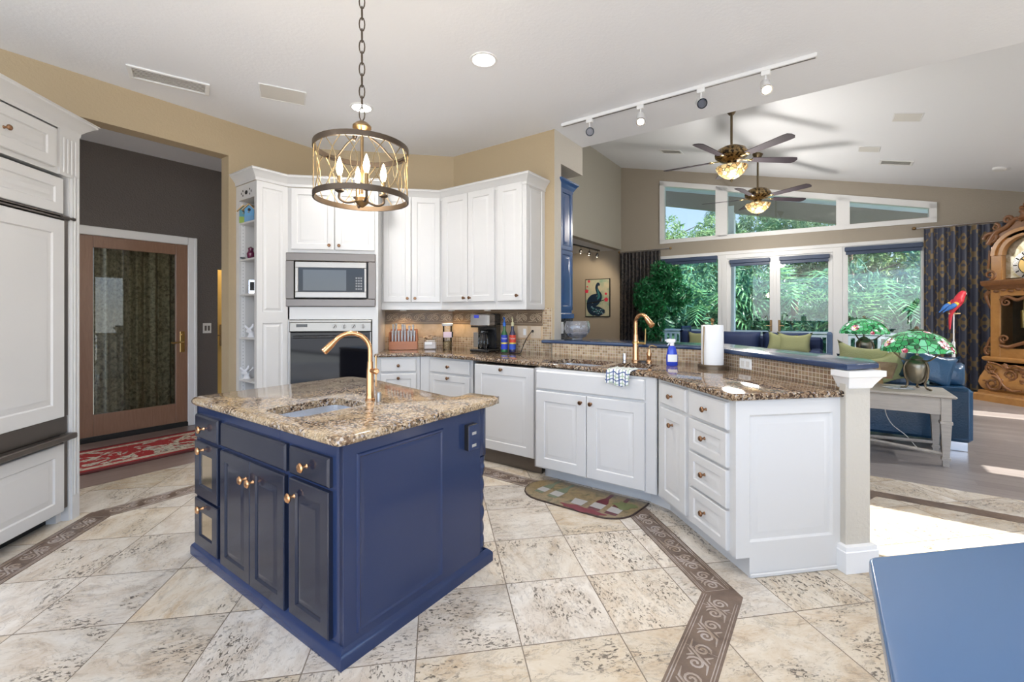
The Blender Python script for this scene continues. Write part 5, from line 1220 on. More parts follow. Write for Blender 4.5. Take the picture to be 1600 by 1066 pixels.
def glass_lamp(label, loc, s=1.0, rz=0.0):
    t = thing('table_lamp', label, 'lamp', loc, rz); t.scale = (s, s, s)
    b = MB(); b.lathe([(.262, .345), (.258, .375), (.235, .425), (.19, .475), (.13, .515), (.06, .538), (.045, .545), (.045, .552), (.001, .554)][::1], 40, caps=False); b.build('lamp_shade', sg, t, smooth=70)
    b = MB(); b.lathe([(.06, .538), (.062, .545), (.02, .555), (.012, .575), (.001, .58)], 20, caps=False); b.build('shade_cap', lbr, t)
    b = MB(); b.lathe([(.001, .055), (.03, .055), (.055, .075), (.075, .13), (.085, .19), (.085, .225), (.075, .25), (.06, .262), (.045, .27), (.05, .28), (.03, .30), (.012, .31), (.012, .38), (.001, .38)], 24, caps=False); b.build('urn', mat('urn_bronze', (.26, .24, .19), .3, .9) if 'urn_bronze' not in bpy.data.materials else bpy.data.materials['urn_bronze'], t)
    for k in range(3):
        a = 2 * PI * k / 3 + .4; ca, sa = math.cos(a), math.sin(a)
        b = MB(); b.tube(bez([(.075 * ca, .075 * sa, .255), (.095 * ca, .095 * sa, .20), (.088 * ca, .088 * sa, .12), (.068 * ca, .068 * sa, .06), (.08 * ca, .08 * sa, .02), (.11 * ca, .11 * sa, .008)], 5), .009, 8); b.ball((.11 * ca, .11 * sa, .01), .016, 10, 6, (1, 1, .6)); b.build('leg', lbr, t)
        b = MB(); b.tube(bez([(.05 * ca, .05 * sa, .265), (.10 * ca, .10 * sa, .27), (.15 * ca, .15 * sa, .31), (.20 * ca, .20 * sa, .36)], 5), .007, 8); b.build('shade_arm', lbr, t)
    return t
glass_lamp('large green floral stained glass lamp with bronze urn base on the console table', (4.36, 3.42, .611), 1.0, .2)
glass_lamp('smaller looking green stained glass lamp further back near the window', (5.446, 4.911, .70), 1.0, .9)
t = thing('side_table', 'low dark side table under the further stained glass lamp', 'table', (5.446, 4.911, 0), DQ)
b = MB(); b.box(-.28, .28, -.28, .28, .67, .70, .006); b.build('table_top', cloud('dark_top', [(.4, (.05, .05, .06)), (.6, (.08, .08, .09))], 5, .3), t)
for x in (-.24, .24):
    for y in (-.24, .24): b = MB(); b.box(x - .025, x + .025, y - .025, y + .025, 0, .67, .003); b.build('leg', bronze, t)
# lamp cord
b = MB(); b.tube(bez([(4.36, 3.62, .58), (4.30, 3.66, .40), (4.32, 3.62, .25), (4.42, 3.56, .14), (4.5, 3.5, .008)], 6), .004, 6); tag(b.build('lamp_cord', plate), 'thin lamp cord hanging down behind the console table', 'cord')
# book stand with open album and papers
t = thing('book_stand', 'small folding light wood stand holding an album on console table', 'stand', (4.23, 3.66, .611), .5)
b = MB(); b.X = Matrix.Rotation(.95, 4, 'Y'); b.box(-.15, .10, -.02, .02, -.0, .016, .003); b.build('front_strut', lightwood, t); t.location.z = .70
b = MB(); b.X = Matrix.Rotation(-.7, 4, 'Y'); b.box(-.10, .12, .025, .05, -.0, .016, .003); b.build('rear_strut', cherry, t)
b = MB(); b.X = Matrix.Translation((0, 0, .05)) @ Matrix.Rotation(-.5, 4, 'Y'); b.box(-.12, .12, -.12, .12, 0, .03, .003); b.build('album', cloud('album_cover', [(.4, (.22, .13, .07)), (.6, (.30, .20, .12))], 6, .5), t)
b = MB(); b.box(-.10, .10, -.07, .07, 0, .004); b.X = Matrix.Rotation(.5, 4, 'Z'); b.box(-.06, .12, -.05, .07, .004, .008); tag(b.build('magazine', cloud('magazine_print', [(.4, (.35, .42, .5)), (.55, (.75, .76, .78))], 12, .4), loc=(4.25, 3.50, .6115), rz=-.4, smooth=0), 'loose papers lying in front of the book stand', 'papers')

# far navy sofa facing the kitchen ---------------------------------------------------
nv = mat('navy_fabric', (.018, .035, .11), .6, bump=(70, .003))
def S2(x, y, z): return (6.41 + (x + y) * R2, 6.52 + (-x + y) * R2, z)
t = thing('sofa', 'navy sofa by the glass doors with green throw pillows', 'sofa', S2(0, 0, 0), DQ)
b = MB(); b.box(-2.5, 0, .0, .95, .08, .38, .02); b.box(-2.5, 0, .75, .98, .38, .86, .04); b.build('frame', nv, t)
b = MB(); b.box(-.2, 0.0, .0, .95, .08, .66, .04); b.build('armrest', nv, t); b = MB(); b.box(-2.7, -2.5, 0, .95, .08, .66, .04); b.build('armrest', nv, t)
for k in range(3):
    b = MB(); b.box(-.95 - k * .77, -.21 - k * .77, .02, .75, .38, .52, .04); b.build('seat_cushion', nv, t)
    b = MB(); bump_box(b, -.58 - k * .77, .62, .72, .74, .28, .46, lean=.1, pinch=.05); b.build('back_cushion', nv, t, smooth=80)
pillow('sage pillow with dipped top at the right end of the navy sofa', S2(-.42, .38, .76), .56, .42, DQ, greenp, 0, .2)
pillow('sage pillow lying behind the dipped one on the navy sofa', S2(-.62, .42, .76), .50, .40, DQ + .3, greenp, .15, .2)
pillow('sage pillow at the left end of the navy sofa, behind paper towels', S2(-2.05, .42, .76), .50, .42, DQ - .2, greenp, -.1, .2)
t = thing('armchair', 'blue upholstered chair back at the right of the navy sofa', 'chair', S2(.06, .1, 0), DQ)
b = MB(); b.box(0, .08, 0, .7, .1, .97, .02); b.box(.08, .6, .0, .7, .1, .45, .03); b.build('shell', mat('slate_fabric', (.10, .16, .28), .7), t)
for x in (.04, .56):
    for y in (.04, .66): b = MB(); b.box(x - .02, x + .02, y - .02, y + .02, 0, .1); b.build('leg', bronze, t, smooth=0)

# curtains -------------------------------------------------------------------------------
def curtain(x0, x1, z1, n, label, m, amp=.045):
    b = MB(); N = n * 12; L = []
    for z in [.02, z1 * .5, z1 - .08, z1]:
        L.append([(x0 + (x1 - x0) * k / N, -.12 + amp * math.sin(k / 12 * 2 * PI) * (1 + .12 * math.sin(k * .13 + z)) , z) for k in range(N + 1)])
    b.loops(L, False, False, closed=False); o = b.build('curtain', m, loc=WO, rz=DQ, smooth=80)
    md = o.modifiers.new('thick', 'SOLIDIFY'); md.thickness = .004
    return tag(o, label, 'curtain')
curtain(5.62, 7.0, 2.79, 10, 'navy and gold damask curtain between window and grandfather clock', damask)
dd = damask.copy(); dd.name = 'damask_copy'  # unused copy of the curtain damask
curtain(.02, 1.02, 2.80, 11, 'dark damask curtain panel hanging behind the ficus tree', cloud('charcoal_damask', [(.42, (.03, .03, .035)), (.55, (.10, .085, .075))], 18, .5), .04)
def rod(x0, x1, z, label, ends):
    t = thing('curtain_rod', label, 'curtain rod', WO, DQ)
    b = MB(); b.tube([(x0, -.12, z), (x1, -.12, z)], .011, 10); b.build('pole', silver, t)
    for x in ends: b = MB(); b.ball((x, -.12, z), .03); b.build('finial', oldbrass, t)
    for x in (x0 + .12, x1 - .12): b = MB(); b.tube([(x, -.12, z), (x, -.005, z)], .007, 8); b.build('bracket', oldbrass, t)
rod(5.50, 7.05, 2.815, 'silver curtain rod with round finial above the damask curtain', (5.49,))
rod(.0, 1.24, 2.825, 'thin curtain rod above the dark curtain by the ficus', (.0, 1.25))
# roller shades
shd = mat('slate_shade', (.05, .075, .14), .45)
for x0, x1, z, y, lab in ((.50, 2.25, 2.50, -.045, 'slate blue roller shade at the top of the left window'), (2.49, 3.26, 2.385, -.03, 'slate blue roller shade on the left glass door'), (3.42, 4.27, 2.385, -.03, 'slate blue roller shade on the right glass door'), (4.50, 5.62, 2.485, -.045, 'slate blue roller shade at the top of the right window')):
    t = thing('roller_shade', lab, 'blind', WO, DQ)
    b = MB(); b.box(x0, x1, y - .045, y + .02, z, z + .085, .012); b.build('cassette', shd, t); b = MB(); b.box(x0 + .02, x1 - .02, y - .012, y - .008, z - .05, z + .01); b.box(x0 + .02, x1 - .02, y - .018, y - .002, z - .062, z - .045, .004); b.build('fabric', shd, t, smooth=0)

# ficus -----------------------------------------------------------------------------------
def leaf_cloud(centres, n, size, flat=.55, squash=1.0):
    """many small folded leaves around blob centres (cx, cy, cz, r)"""
    cs = np.array(centres); w = cs[:, 3] ** 2; idx = rng.choice(len(cs), n, p=w / w.sum())
    d = rng.normal(size=(n, 3)); d /= np.linalg.norm(d, axis=1)[:, None]; rad = cs[idx, 3] * rng.uniform(.45, 1.0, n) ** .5
    P = cs[idx, :3] + d * rad[:, None] * np.array([1, 1, squash])
    a = rng.normal(size=(n, 3)); a[:, 2] -= .35; a /= np.linalg.norm(a, axis=1)[:, None]
    u = np.cross(a, rng.normal(size=(n, 3))); u /= np.linalg.norm(u, axis=1)[:, None]; nn = np.cross(a, u)
    s = size * rng.uniform(.6, 1.3, n)[:, None]
    V = np.stack([P - a * s, P + u * s * flat * .5 + nn * s * .12, P + a * s, P - u * s * flat * .5 + nn * s * .12], 1).reshape(-1, 3)
    F = np.arange(n * 4).reshape(n, 4)
    return V, F
def leaf_obj(name, V, F, m, parent=None):
    me = bpy.data.meshes.new(name); me.from_pydata(V.tolist(), [], F.tolist()); me.materials.append(m); o = bpy.data.objects.new(name, me); C.objects.link(o)
    if parent is not None: o.parent = parent
    return o
def leafmat(name, a, b, c, rough=.4, sc=2.5, tr=.35):
    m = mat(name, a, rough); G = Gr(m); n = G.white(G.vm('SCALE', G.vm('FLOOR', G.vm('SCALE', G.obj(), sc * 6)), .37)); n2 = G.noise(G.obj(), sc, 3)
    G.col(G.ramp(G.math('ADD', G.math('MULTIPLY', n, .5), G.math('MULTIPLY', n2, .5)), [(.25, a), (.5, b), (.8, c)]))
    tb = G.n('ShaderNodeBsdfTranslucent'); tb.inputs[0].default_value = (*c, 1); mx_ = G.n('ShaderNodeMixShader'); mx_.inputs[0].default_value = tr
    out = [q for q in G.t.nodes if q.type == 'OUTPUT_MATERIAL'][0]; G.t.links.new(G.b.outputs[0], mx_.inputs[1]); G.t.links.new(tb.outputs[0], mx_.inputs[2]); G.t.links.new(mx_.outputs[0], out.inputs[0]); return m
fic = leafmat('ficus_leaves', (.008, .05, .02), (.015, .15, .05), (.05, .34, .12), .3, 4, .2)
t = thing('potted_ficus', 'leafy green ficus tree in front of the dark curtain', 'plant', (4.83, 9.15, 0))
bl = [(random.uniform(-.30, .34), random.uniform(-.3, .3), z, r) for z, r in ((2.25, .2), (2.1, .28), (1.95, .3), (1.8, .3), (1.6, .32), (1.45, .3), (1.3, .3), (1.1, .26), (.95, .2), (2.0, .25), (1.7, .28), (1.5, .25), (.85, .18), (1.75, .25), (1.2, .28))]
V, F = leaf_cloud(bl, 5200, .062, .6); leaf_obj('foliage', V, F, fic, t)
b = MB()
for k in range(4): a = k * 1.7; b.tube(bez([(.03 * math.cos(a), .03 * math.sin(a), .35), (.06 * math.cos(a + 1), .06 * math.sin(a + 1), .9), (.1 * math.cos(a + 2), .1 * math.sin(a + 2), 1.5), (.22 * math.cos(a + 2), .2 * math.sin(a + 2), 2.0)], 6), [.02 - .0007 * q for q in range(19)], 7)
b.build('trunk', bark, t)
b = MB(); b.lathe([(.13, 0), (.17, .2), (.19, .36), (.20, .38), (.17, .38), (.15, .34), (.001, .34)], 24); b.build('pot', mat('glazed_pot', (.12, .07, .05), .3, coat=.4), t)

# peacock painting ---------------------------------------------------------------------------
t = thing('painting', 'painting of a blue peacock with pink blossoms on the tan wall', 'painting', WP(-.975, -.005, 1.215), DQ)
pw, ph = .69, .985
b = MB(); b.box(0, pw, -.03, 0, 0, ph, .004); b.build('frame', blackmat, t)
b = MB(); b.box(.02, pw - .02, -.032, -.03, .02, ph - .02); b.build('canvas', cloud('canvas_sky', [(.3, (.13, .30, .24)), (.5, (.42, .44, .33)), (.7, (.55, .50, .36))], 3.5, .6), t, smooth=0)
pk = mat('peacock_blue', (.006, .022, .055), .4); pk2 = mat('peacock_teal', (.03, .16, .18), .4); pk3 = mat('peacock_light', (.25, .38, .50), .4); ros = mat('blossom_pink', (.60, .03, .08), .5)
def blob(name, pts, m, y=-.034, th=.002):
    b = MB(); b.loops([[(p[0] * pw, y, p[1] * ph) for p in pts], [(p[0] * pw, y + th, p[1] * ph) for p in pts]]); return b.build(name, m, t, smooth=0)
def ribbon(name, cl, ws, m, y):
    c_ = bez([(p[0], p[1], 0) for p in cl], 6); L1, L2 = [], []
    for i, p in enumerate(c_):
        q = Vector(c_[min(i + 1, len(c_) - 1)]) - Vector(c_[max(i - 1, 0)]); q.normalize(); f = i / (len(c_) - 1) * (len(ws) - 1); k = min(int(f), len(ws) - 2); w_ = ws[k] + (ws[k + 1] - ws[k]) * (f - k)
        L1.append((p[0] - q.y * w_, p[1] + q.x * w_)); L2.append((p[0] + q.y * w_, p[1] - q.x * w_))
    return blob(name, L1 + L2[::-1], m, y)
ribbon('painted_neck', [(.60, .83), (.53, .86), (.47, .78), (.52, .66), (.60, .55), (.55, .47), (.42, .40), (.28, .46)], [.025, .045, .05, .06, .09, .10, .12, .03], pk, -.034)
ribbon('painted_breast', [(.50, .74), (.55, .62), (.58, .54), (.50, .46)], [.015, .03, .04, .02], pk2, -.0365)
ribbon('painted_back', [(.50, .60), (.30, .50), (.18, .38), (.22, .22), (.40, .10)], [.02, .09, .11, .13, .10], pk, -.0345)
ribbon('painted_tail', [(.20, .30), (.38, .17), (.60, .14), (.80, .14)], [.10, .13, .12, .04], pk, -.0348)
for k in range(22):
    a = k * .61; u_ = .26 + .022 * k; v_ = .24 - .10 * math.sin(min(k / 12, 1) * PI / 2) + .05 * math.sin(k * 2.3); 
    blob('painted_feather', [(u_ + .030 * math.cos(q * PI / 4), v_ + .016 * math.sin(q * PI / 4)) for q in range(8)], pk3 if k % 2 else pk2, -.038)
for k, (u_, v_, r_) in enumerate(((.07, .68, .07), (.16, .94, .05), (.86, .45, .075), (.85, .60, .045), (.09, .80, .03))):
    blob('painted_blossom', [(u_ + r_ * (1 + .2 * math.sin(5 * q * PI / 10)) * math.cos(q * PI / 10), v_ + r_ * .7 * (1 + .2 * math.sin(5 * q * PI / 10)) * math.sin(q * PI / 10)) for q in range(20)], ros, -.0355)
ribbon('painted_branch', [(.06, .35), (.3, .38), (.55, .40), (.92, .47)], [.01, .012, .012, .008], blackmat, -.0352)
# dining track light
a_ = Vector((3.10, 9.85)); b_ = Vector((4.05, 10.72)); rz_ = math.atan2(b_.y - a_.y, b_.x - a_.x)
t = thing('track_light', 'black track light with small spots on the dining ceiling above the painting', 'track light', (a_.x, a_.y, 2.905), rz_)
b = MB(); b.box(0, (b_ - a_).length, -.02, .02, -.035, 0, .003); b.build('rail', black, t)
for k in range(3):
    x = .35 + k * .42; b = MB(); b.tube([(x, 0, -.03), (x, 0, -.09)], .006); b.lathe([(.02, 0), (.035, .02), (.038, .09), (.03, .09)], 16, (x, 0, -.09), (.2, .3, -1)); h_ = b.build('spot_head', black, t); b = MB(); b.ball((x + .015, .02, -.165), .024); b.build('spot_bulb', spotlit, h_)
lamp('dining_glow', 'SPOT', (3.4, 9.9, 2.75), 60, (1, .80, .55), .05, d=(.2, .9, -.75), spot=1.7)

# ceiling fans ----------------------------------------------------------------------------------
fm = mat('fan_bronze', (.16, .12, .07), .35, .9); fgold = cloud('fan_scrollwork', [(.42, (.03, .022, .015)), (.55, (.40, .27, .12))], 26, .35, metal=.8)
bl_m = mat('fan_blade_wood', (.030, .018, .028), .6)
tf = mat('tiffany_amber', (.6, .4, .15), .3); G = Gr(tf); e_ = G.vor(G.obj(), 18, 'DISTANCE_TO_EDGE'); cc = G.sep(G.vor(G.obj(), 18, 'F1', 'Color'))[0]
c = G.mix(G.math('LESS_THAN', e_, .05), G.ramp(cc, [(0, (.35, .15, .03)), (.5, (.85, .60, .25)), (1, (1, .86, .55))]), (.02, .015, .01)); G.col(c); G.put(G.b.inputs['Emission Color'], c); G.b.inputs['Emission Strength'].default_value = .3
def fan(label, x, y, z, a0):
    t = thing('ceiling_fan', label, 'ceiling fan', (x, y, z)); top = vz(x, y) - z
    b = MB(); b.tube([(0, 0, .1), (0, 0, top - .02)], .016, 12); b.build('downrod', fm, t)
    b = MB(); b.lathe([(.03, top - .12), (.05, top - .09), (.085, top - .02), (.085, top + .02)], 20); b.build('canopy', fm, t)
    b = MB(); b.lathe([(.03, .14), (.10, .13), (.18, .09), (.215, .03), (.21, -.01), (.15, -.06), (.07, -.08), (.06, -.10)], 32); b.build('motor_housing', fgold, t)
    b = MB(); b.lathe([(.06, -.10), (.065, -.13), (.09, -.14), (.08, -.16)], 24); b.build('neck', brass, t)
    b = MB(); b.lathe([(.205, -.155), (.20, -.18), (.16, -.24), (.10, -.29), (.03, -.32), (.001, -.322)], 36, caps=False); b.build('light_bowl', tf, t, smooth=70)
    b = MB(); b.lathe([(.001, -.37), (.014, -.35), (.02, -.33), (.001, -.318)], 14); b.build('finial', fm, t)
    for k in range(5):
        a = a0 + 2 * PI * k / 5; M = Matrix.Rotation(a, 4, 'Z')
        b = MB(); b.X = M; b.box(.12, .30, -.02, .02, -.055, -.045, .003); b.ball((.26, 0, -.05), .035, 12, 6, (1.2, 1, .35)); br = b.build('blade_arm', brass, t)
        b = MB(); b.X = M @ Matrix.Rotation(-.2, 4, 'X'); L = [(.27, .055), (.82, .075), (.89, .07), (.92, .03)]
        b.prism([(x_, y_) for x_, y_ in L] + [(x_, -y_) for x_, y_ in L[::-1]], -.052, -.044); b.build('blade', bl_m, br, smooth=0)
    return t
fan('nearer bronze ceiling fan with amber stained glass bowl and dark blades', 4.051, 5.603, 3.50, math.radians(-7))
fan('further bronze ceiling fan with amber stained glass bowl, hanging lower right', 5.678, 7.133, 3.42, math.radians(-2))
lamp('fan_glow', 'POINT', (4.051, 5.603, 2.75), 60, (1, .95, .88), .15); lamp('fan_glow', 'POINT', (5.678, 7.133, 2.66), 60, (1, .95, .88), .15)
# things set in the sloping ceiling
sl = math.atan(.247); XR = Vector((R2 * math.cos(sl), -R2 * math.cos(sl), -math.sin(sl))); YR = Vector((R2, R2, 0)); ZR = XR.cross(YR)
SLOPE = Matrix((XR, YR, ZR)).transposed().to_euler()
def onv(x, y): return (x, y, vz(x, y))
grille('louvred air vent in the sloping ceiling above the right window', 'air_vent', 'vent', onv(7.19, 5.95), 0, .42, .26, 6, SLOPE)
grille('dark slotted air vent in the sloping ceiling left of the fans', 'air_vent', 'vent', onv(4.643, 8.27), 0, .42, .26, 6, SLOPE)
for lab, x, y, s_ in (('larger square speaker in the sloping ceiling, nearest the viewer', 5.711, 4.585, .13), ('smaller square speaker in the sloping ceiling above the far window', 6.454, 5.738, .12)):
    t = thing('ceiling_speaker', lab, 'speaker', onv(x, y)); t.rotation_euler = SLOPE
    b = MB(); b.box(-s_, s_, -s_, s_, -.006, 0, .002); b.build('grille', plate, t); b = MB(); frame_rect_xy(b, -s_ - .012, s_ + .012, -s_ - .012, s_ + .012, .014, -.009, 0); b.build('frame', white_trim, t)
t = thing('smoke_detector', 'round white smoke detector on the sloping ceiling above the curtain', 'smoke detector', onv(8.071, 5.195)); t.rotation_euler = SLOPE
b = MB(); b.lathe([(.075, 0), (.075, -.02), (.06, -.032), (.001, -.034)], 24); b.build('housing', white_trim, t)
for k, (x, y) in enumerate(((6.3, 2.2), (8.0, 3.6), (4.2, 6.9), (6.8, 4.6))):  # unseen lamps added to lift the dark living room
    if k < 2:
        t = thing('recessed_light', 'unseen downlight added in the sloping ceiling to brighten the living room', 'ceiling light', onv(x, y), 0, 'added downlights of the sloping ceiling'); t.rotation_euler = SLOPE
        b = MB(); b.lathe([(.098, 0), (.096, -.006), (.080, -.008), (.074, -.002)], 32, caps=False); b.build('trim_ring', white_trim, t); b = MB(); b.lathe([(.075, -.003), (.001, -.003)], 32); b.build('lens', canlight, t)
        lamp('downlight_beam', 'SPOT', (x, y, vz(x, y) - .06), 230, (1, .98, .96), .08, spot=2.7, blend=.9)

# parrot on a stand -------------------------------------------------------------------------------
t = thing('parrot_stand', 'slim white pole stand carrying the red parrot in front of the curtain', 'stand', (7.22, 5.17, 0), math.radians(-9.6))
b = MB(); b.lathe([(.13, 0), (.13, .015), (.02, .03), (.018, .9), (.008, .91), (.008, 1.30), (.001, 1.30)], 20); b.build('pole', white_trim, t)
b = MB(); b.tube([(-.07, 0, 1.305), (.09, 0, 1.305)], .010); b.build('perch', lightwood, t)
t = thing('parrot', 'red macaw figure with blue and yellow wings and long red tail', 'parrot figure', (7.22, 5.17, 0), math.radians(-9.6))
mred = mat('macaw_red', (.62, .03, .05), .5); mb_ = mat('macaw_blue', (.03, .16, .50), .5); my = mat('macaw_yellow', (.75, .50, .06), .5); mw = mat('macaw_white', (.8, .78, .75), .5)
b = MB(); b.tube(bez([(-.055, 0, 1.08), (-.05, 0, 1.2), (-.035, 0, 1.31), (-.0, -.01, 1.39), (.05, -.01, 1.47), (.09, 0, 1.535), (.115, 0, 1.575), (.14, 0, 1.59), (.155, 0, 1.585)], 3), [.008, .012, .014, .016, .018, .02, .024, .03, .036, .042, .048, .052, .055, .055, .054, .052, .048, .045, .044, .044, .043, .04, .034, .025, .012][:25], 14); b.build('body', mred, t, smooth=80)
b = MB(); b.ball((.135, -.012, 1.588), .032, 12, 8, (1, .8, 1)); b.build('face_patch', mw, t)
b = MB(); b.tube([(.155, 0, 1.60), (.18, 0, 1.59), (.188, 0, 1.565), (.18, 0, 1.548)], [.018, .018, .011, .003], 10); b.build('beak', black, t)
for y in (-.034, .034): b = MB(); b.ball((.142, y, 1.598), .006); b.build('eye', blackmat, t)
for nm, m, p0, p1, r in (('wing_shoulder', mred, (.06, 1.49), (-.02, 1.42), .035), ('wing_band', my, (.0, 1.45), (-.07, 1.38), .032), ('wing_feathers', mb_, (-.03, 1.43), (-.18, 1.32), .034)):
    for s_ in (-1, 1):
        b = MB(); n_p = 9; pts = [(p0[0] + (p1[0] - p0[0]) * k / n_p, s_ * (.05 - .02 * (k / n_p) * (nm == 'wing_feathers')), p0[1] + (p1[1] - p0[1]) * k / n_p) for k in range(n_p + 1)]
        b.tube(pts, [r * (.5 + .5 * math.sin(PI * min(1, (k + 2) / n_p))) * (1 - .75 * (k / n_p) ** 2) for k in range(n_p + 1)], 10); o = b.build(nm, m, t, smooth=80)
for y in (-.02, .02): b = MB(); b.tube([(.01, y, 1.37), (.015, y, 1.33), (.02, y, 1.315)], .009); b.build('foot', black, t)

# grandfather clock ----------------------------------------------------------------------------------
t = thing('grandfather_clock', 'tall ornately carved honey wood grandfather clock beside the damask curtain', 'clock', (8.12, 4.94, 0), -PI / 2)
def spiral3(cx, cz, r, turns, a0, s=1, y=0.0, n=26, lift=.0):
    return [(cx + r * (1 - k / n * .85) * math.cos(a0 + s * 2 * PI * turns * k / n), y - lift * math.sin(k / n * PI), cz + r * (1 - k / n * .85) * math.sin(a0 + s * 2 * PI * turns * k / n)) for k in range(n + 1)]
def scrollt(b, cx, cz, r, turns, a0, s, y, th): b.tube(spiral3(cx, cz, r, turns, a0, s, y), [th * (1 - .6 * k / 26) for k in range(27)], 7)
b = MB(); b.sweep([(-.52, .50), (-.52, 0), (.52, 0), (.52, .50)], [(0, 0), (.06, 0), (.06, .09), (.045, .11), (.02, .12), (.02, .15), (0, .16)]); b.box(-.52, .52, 0, .5, .0, .16); b.build('plinth', honey, t, smooth=25)
b = MB(); b.box(-.46, .46, .03, .48, .15, .62); L = []
for z_, o_ in ((.15, .0), (.20, .05), (.28, .075), (.36, .06), (.46, .02), (.56, .0), (.62, .0)): L.append([(-.46 - o_ * .8, .03 - o_, z_), (.46 + o_ * .8, .03 - o_, z_), (.46 + o_ * .8, .45, z_), (-.46 - o_ * .8, .45, z_)])
b.loops(L); b.build('lower_case', honey, t, smooth=40)
for sx in (-1, 1):
    b = MB(); scrollt(b, sx * .34, .27, .115, 1.5, PI / 2, sx, -.045, .024); scrollt(b, sx * .16, .42, .085, 1.4, -PI / 2, -sx, -.02, .018); scrollt(b, sx * .40, .50, .07, 1.4, 0, sx, -.01, .016)
    b.tube(bez([(sx * .02, -.04, .22), (sx * .12, -.05, .20), (sx * .22, -.05, .27), (sx * .30, -.03, .40), (sx * .38, -.02, .44)], 5), .016, 7)
    b.tube(bez([(0, -.03, .52), (sx * .10, -.02, .56), (sx * .20, -.01, .50), (sx * .30, -.01, .56), (sx * .42, -.01, .58)], 5), .014, 7); b.build('carved_scroll', honey_dk, t, smooth=60)
for k in range(70):
    a = rng.uniform(-.44, .44); z_ = rng.uniform(.20, .58); b = MB() if k == 0 else b; b.ball((a, -.035 + abs(z_ - .3) * .1, z_), rng.uniform(.012, .026), 8, 5, (rng.uniform(.7, 1.8), .6, rng.uniform(.7, 1.6)))
b.build('carved_leaves', honey_dk, t, smooth=60)
b = MB(); b.sweep([(-.46, .45), (-.46, .02), (.46, .02), (.46, .45)], [(0, .60), (.02, .60), (.035, .625), (.035, .65), (0, .67)]); b.build('lower_moulding', honey, t, smooth=25)
b = MB(); b.box(-.42, -.30, .03, .12, .65, 1.68, .006); b.box(.30, .42, .03, .12, .65, 1.68, .006); b.box(-.30, .30, .03, .10, .65, .80, .004); b.box(-.30, .30, .03, .10, 1.56, 1.68, .004); b.box(-.42, -.40, .12, .44, .65, 1.68); b.box(.40, .42, .12, .44, .65, 1.68); b.build('waist', honey, t)
b = MB(); b.box(-.40, .40, .42, .44, .65, 1.68); b.build('waist_back', cloud('clock_interior', [(.4, (.03, .02, .015)), (.6, (.08, .05, .03))], 5, .3), t, smooth=0)
b = MB(); b.box(-.30, .30, .05, .056, .80, 1.56); b.build('door_glass', clear, t, smooth=0)
for sx in (-1, 1):
    b = MB(); b.tube(bez([(sx * .29, .02, .84), (sx * .20, .01, .82), (sx * .10, .015, .86), (0, .01, .90)], 6), [.026] * 19, 8); scrollt(b, sx * .24, .94, .06, 1.4, -PI / 2, sx, .015, .02)
    b.tube(bez([(sx * .29, .02, 1.50), (sx * .20, .01, 1.55), (sx * .10, .015, 1.50), (0, .01, 1.54)], 6), .024, 8); scrollt(b, sx * .22, 1.47, .06, 1.4, PI / 2, -sx, .015, .018)
    scrollt(b, sx * .44, .76, .07, 1.3, -PI / 2, sx, .05, .024); b.tube(bez([(sx * .50, .06, .72), (sx * .46, .05, .85), (sx * .42, .05, .95)], 5), .02, 8)
    b.tube(bez([(sx * .43, .05, 1.64), (sx * .47, .04, 1.58), (sx * .45, .04, 1.48), (sx * .42, .05, 1.38)], 5), [.04 - .0016 * q for q in range(16)], 8); b.build('carved_scroll', honey_dk, t, smooth=60)
for x in (-.14, 0, .14): b = MB(); b.lathe([(.03, 0), (.032, .01), (.032, .24), (.03, .25), (.004, .26), (.004, .50)], 16, (x, .20, 1.10)); b.build('weight', brass, t)
b = MB(); b.lathe([(.001, -.01), (.085, -.008), (.09, 0), (.085, .008), (.001, .01)], 28, (0, .30, .95), (0, -1, 0)); b.tube([(0, .30, 1.0), (0, .30, 1.66)], .006); b.build('pendulum', brass, t)
b = MB(); b.sweep([(-.43, .46), (-.43, .02), (.43, .02), (.43, .46)], [(0, 1.66), (.01, 1.66), (.03, 1.70), (.055, 1.72), (.065, 1.76), (.065, 1.79), (0, 1.80)]); b.box(-.43, .43, .02, .44, 1.66, 1.79); b.build('cornice', honey_dk, t, smooth=25)
b = MB(); b.box(-.42, -.29, .04, .44, 1.79, 2.30, .006); b.box(.29, .42, .04, .44, 1.79, 2.30, .006); b.box(-.40, .40, .40, .44, 1.79, 2.35)
arc = [(-.42, 2.28)] + [(-.36 * math.cos(a) * 1.0, 2.20 + .30 * math.sin(a)) for a in [PI * k / 16 for k in range(17)]] + [(.42, 2.28)]
for r0, r1, y0, y1 in ((.29, .37, .03, .2), (.27, .31, .015, .1), (.35, .40, .0, .12)):
    L = []
    for k in range(21):
        a = PI * k / 20; L.append([(r * math.cos(a), y, 2.16 + r * math.sin(a) * .92) for r, y in ((r0, y0), (r1, y0), (r1, y1), (r0, y1))])
    b.loops(L)
b.build('hood', honey, t, smooth=40)
b = MB(); b.box(-.29, .29, .12, .14, 1.82, 2.18); b.loops([[(.29 * math.cos(PI * k / 20), y, 2.18 + .27 * math.sin(PI * k / 20)) for k in range(21)] for y in (.12, .14)]); b.build('dial_plate', cloud('dial_silver', [(.4, (.42, .36, .22)), (.6, (.62, .60, .50))], 14, .3, metal=.6), t, smooth=0)
b = MB(); b.lathe([(.21, 0), (.21, .006), (.15, .006), (.15, 0)], 40, (0, .119, 2.0), (0, -1, 0)); b.build('chapter_ring', silver, t)
for k in range(12): a = 2 * PI * k / 12; b = MB(); b.X = Matrix.Translation((0, .111, 2.0)) @ Matrix.Rotation(a, 4, 'Y'); b.box(-.008, .008, 0, .002, .16, .20); b.build('hour_mark', blackmat, t, smooth=0)
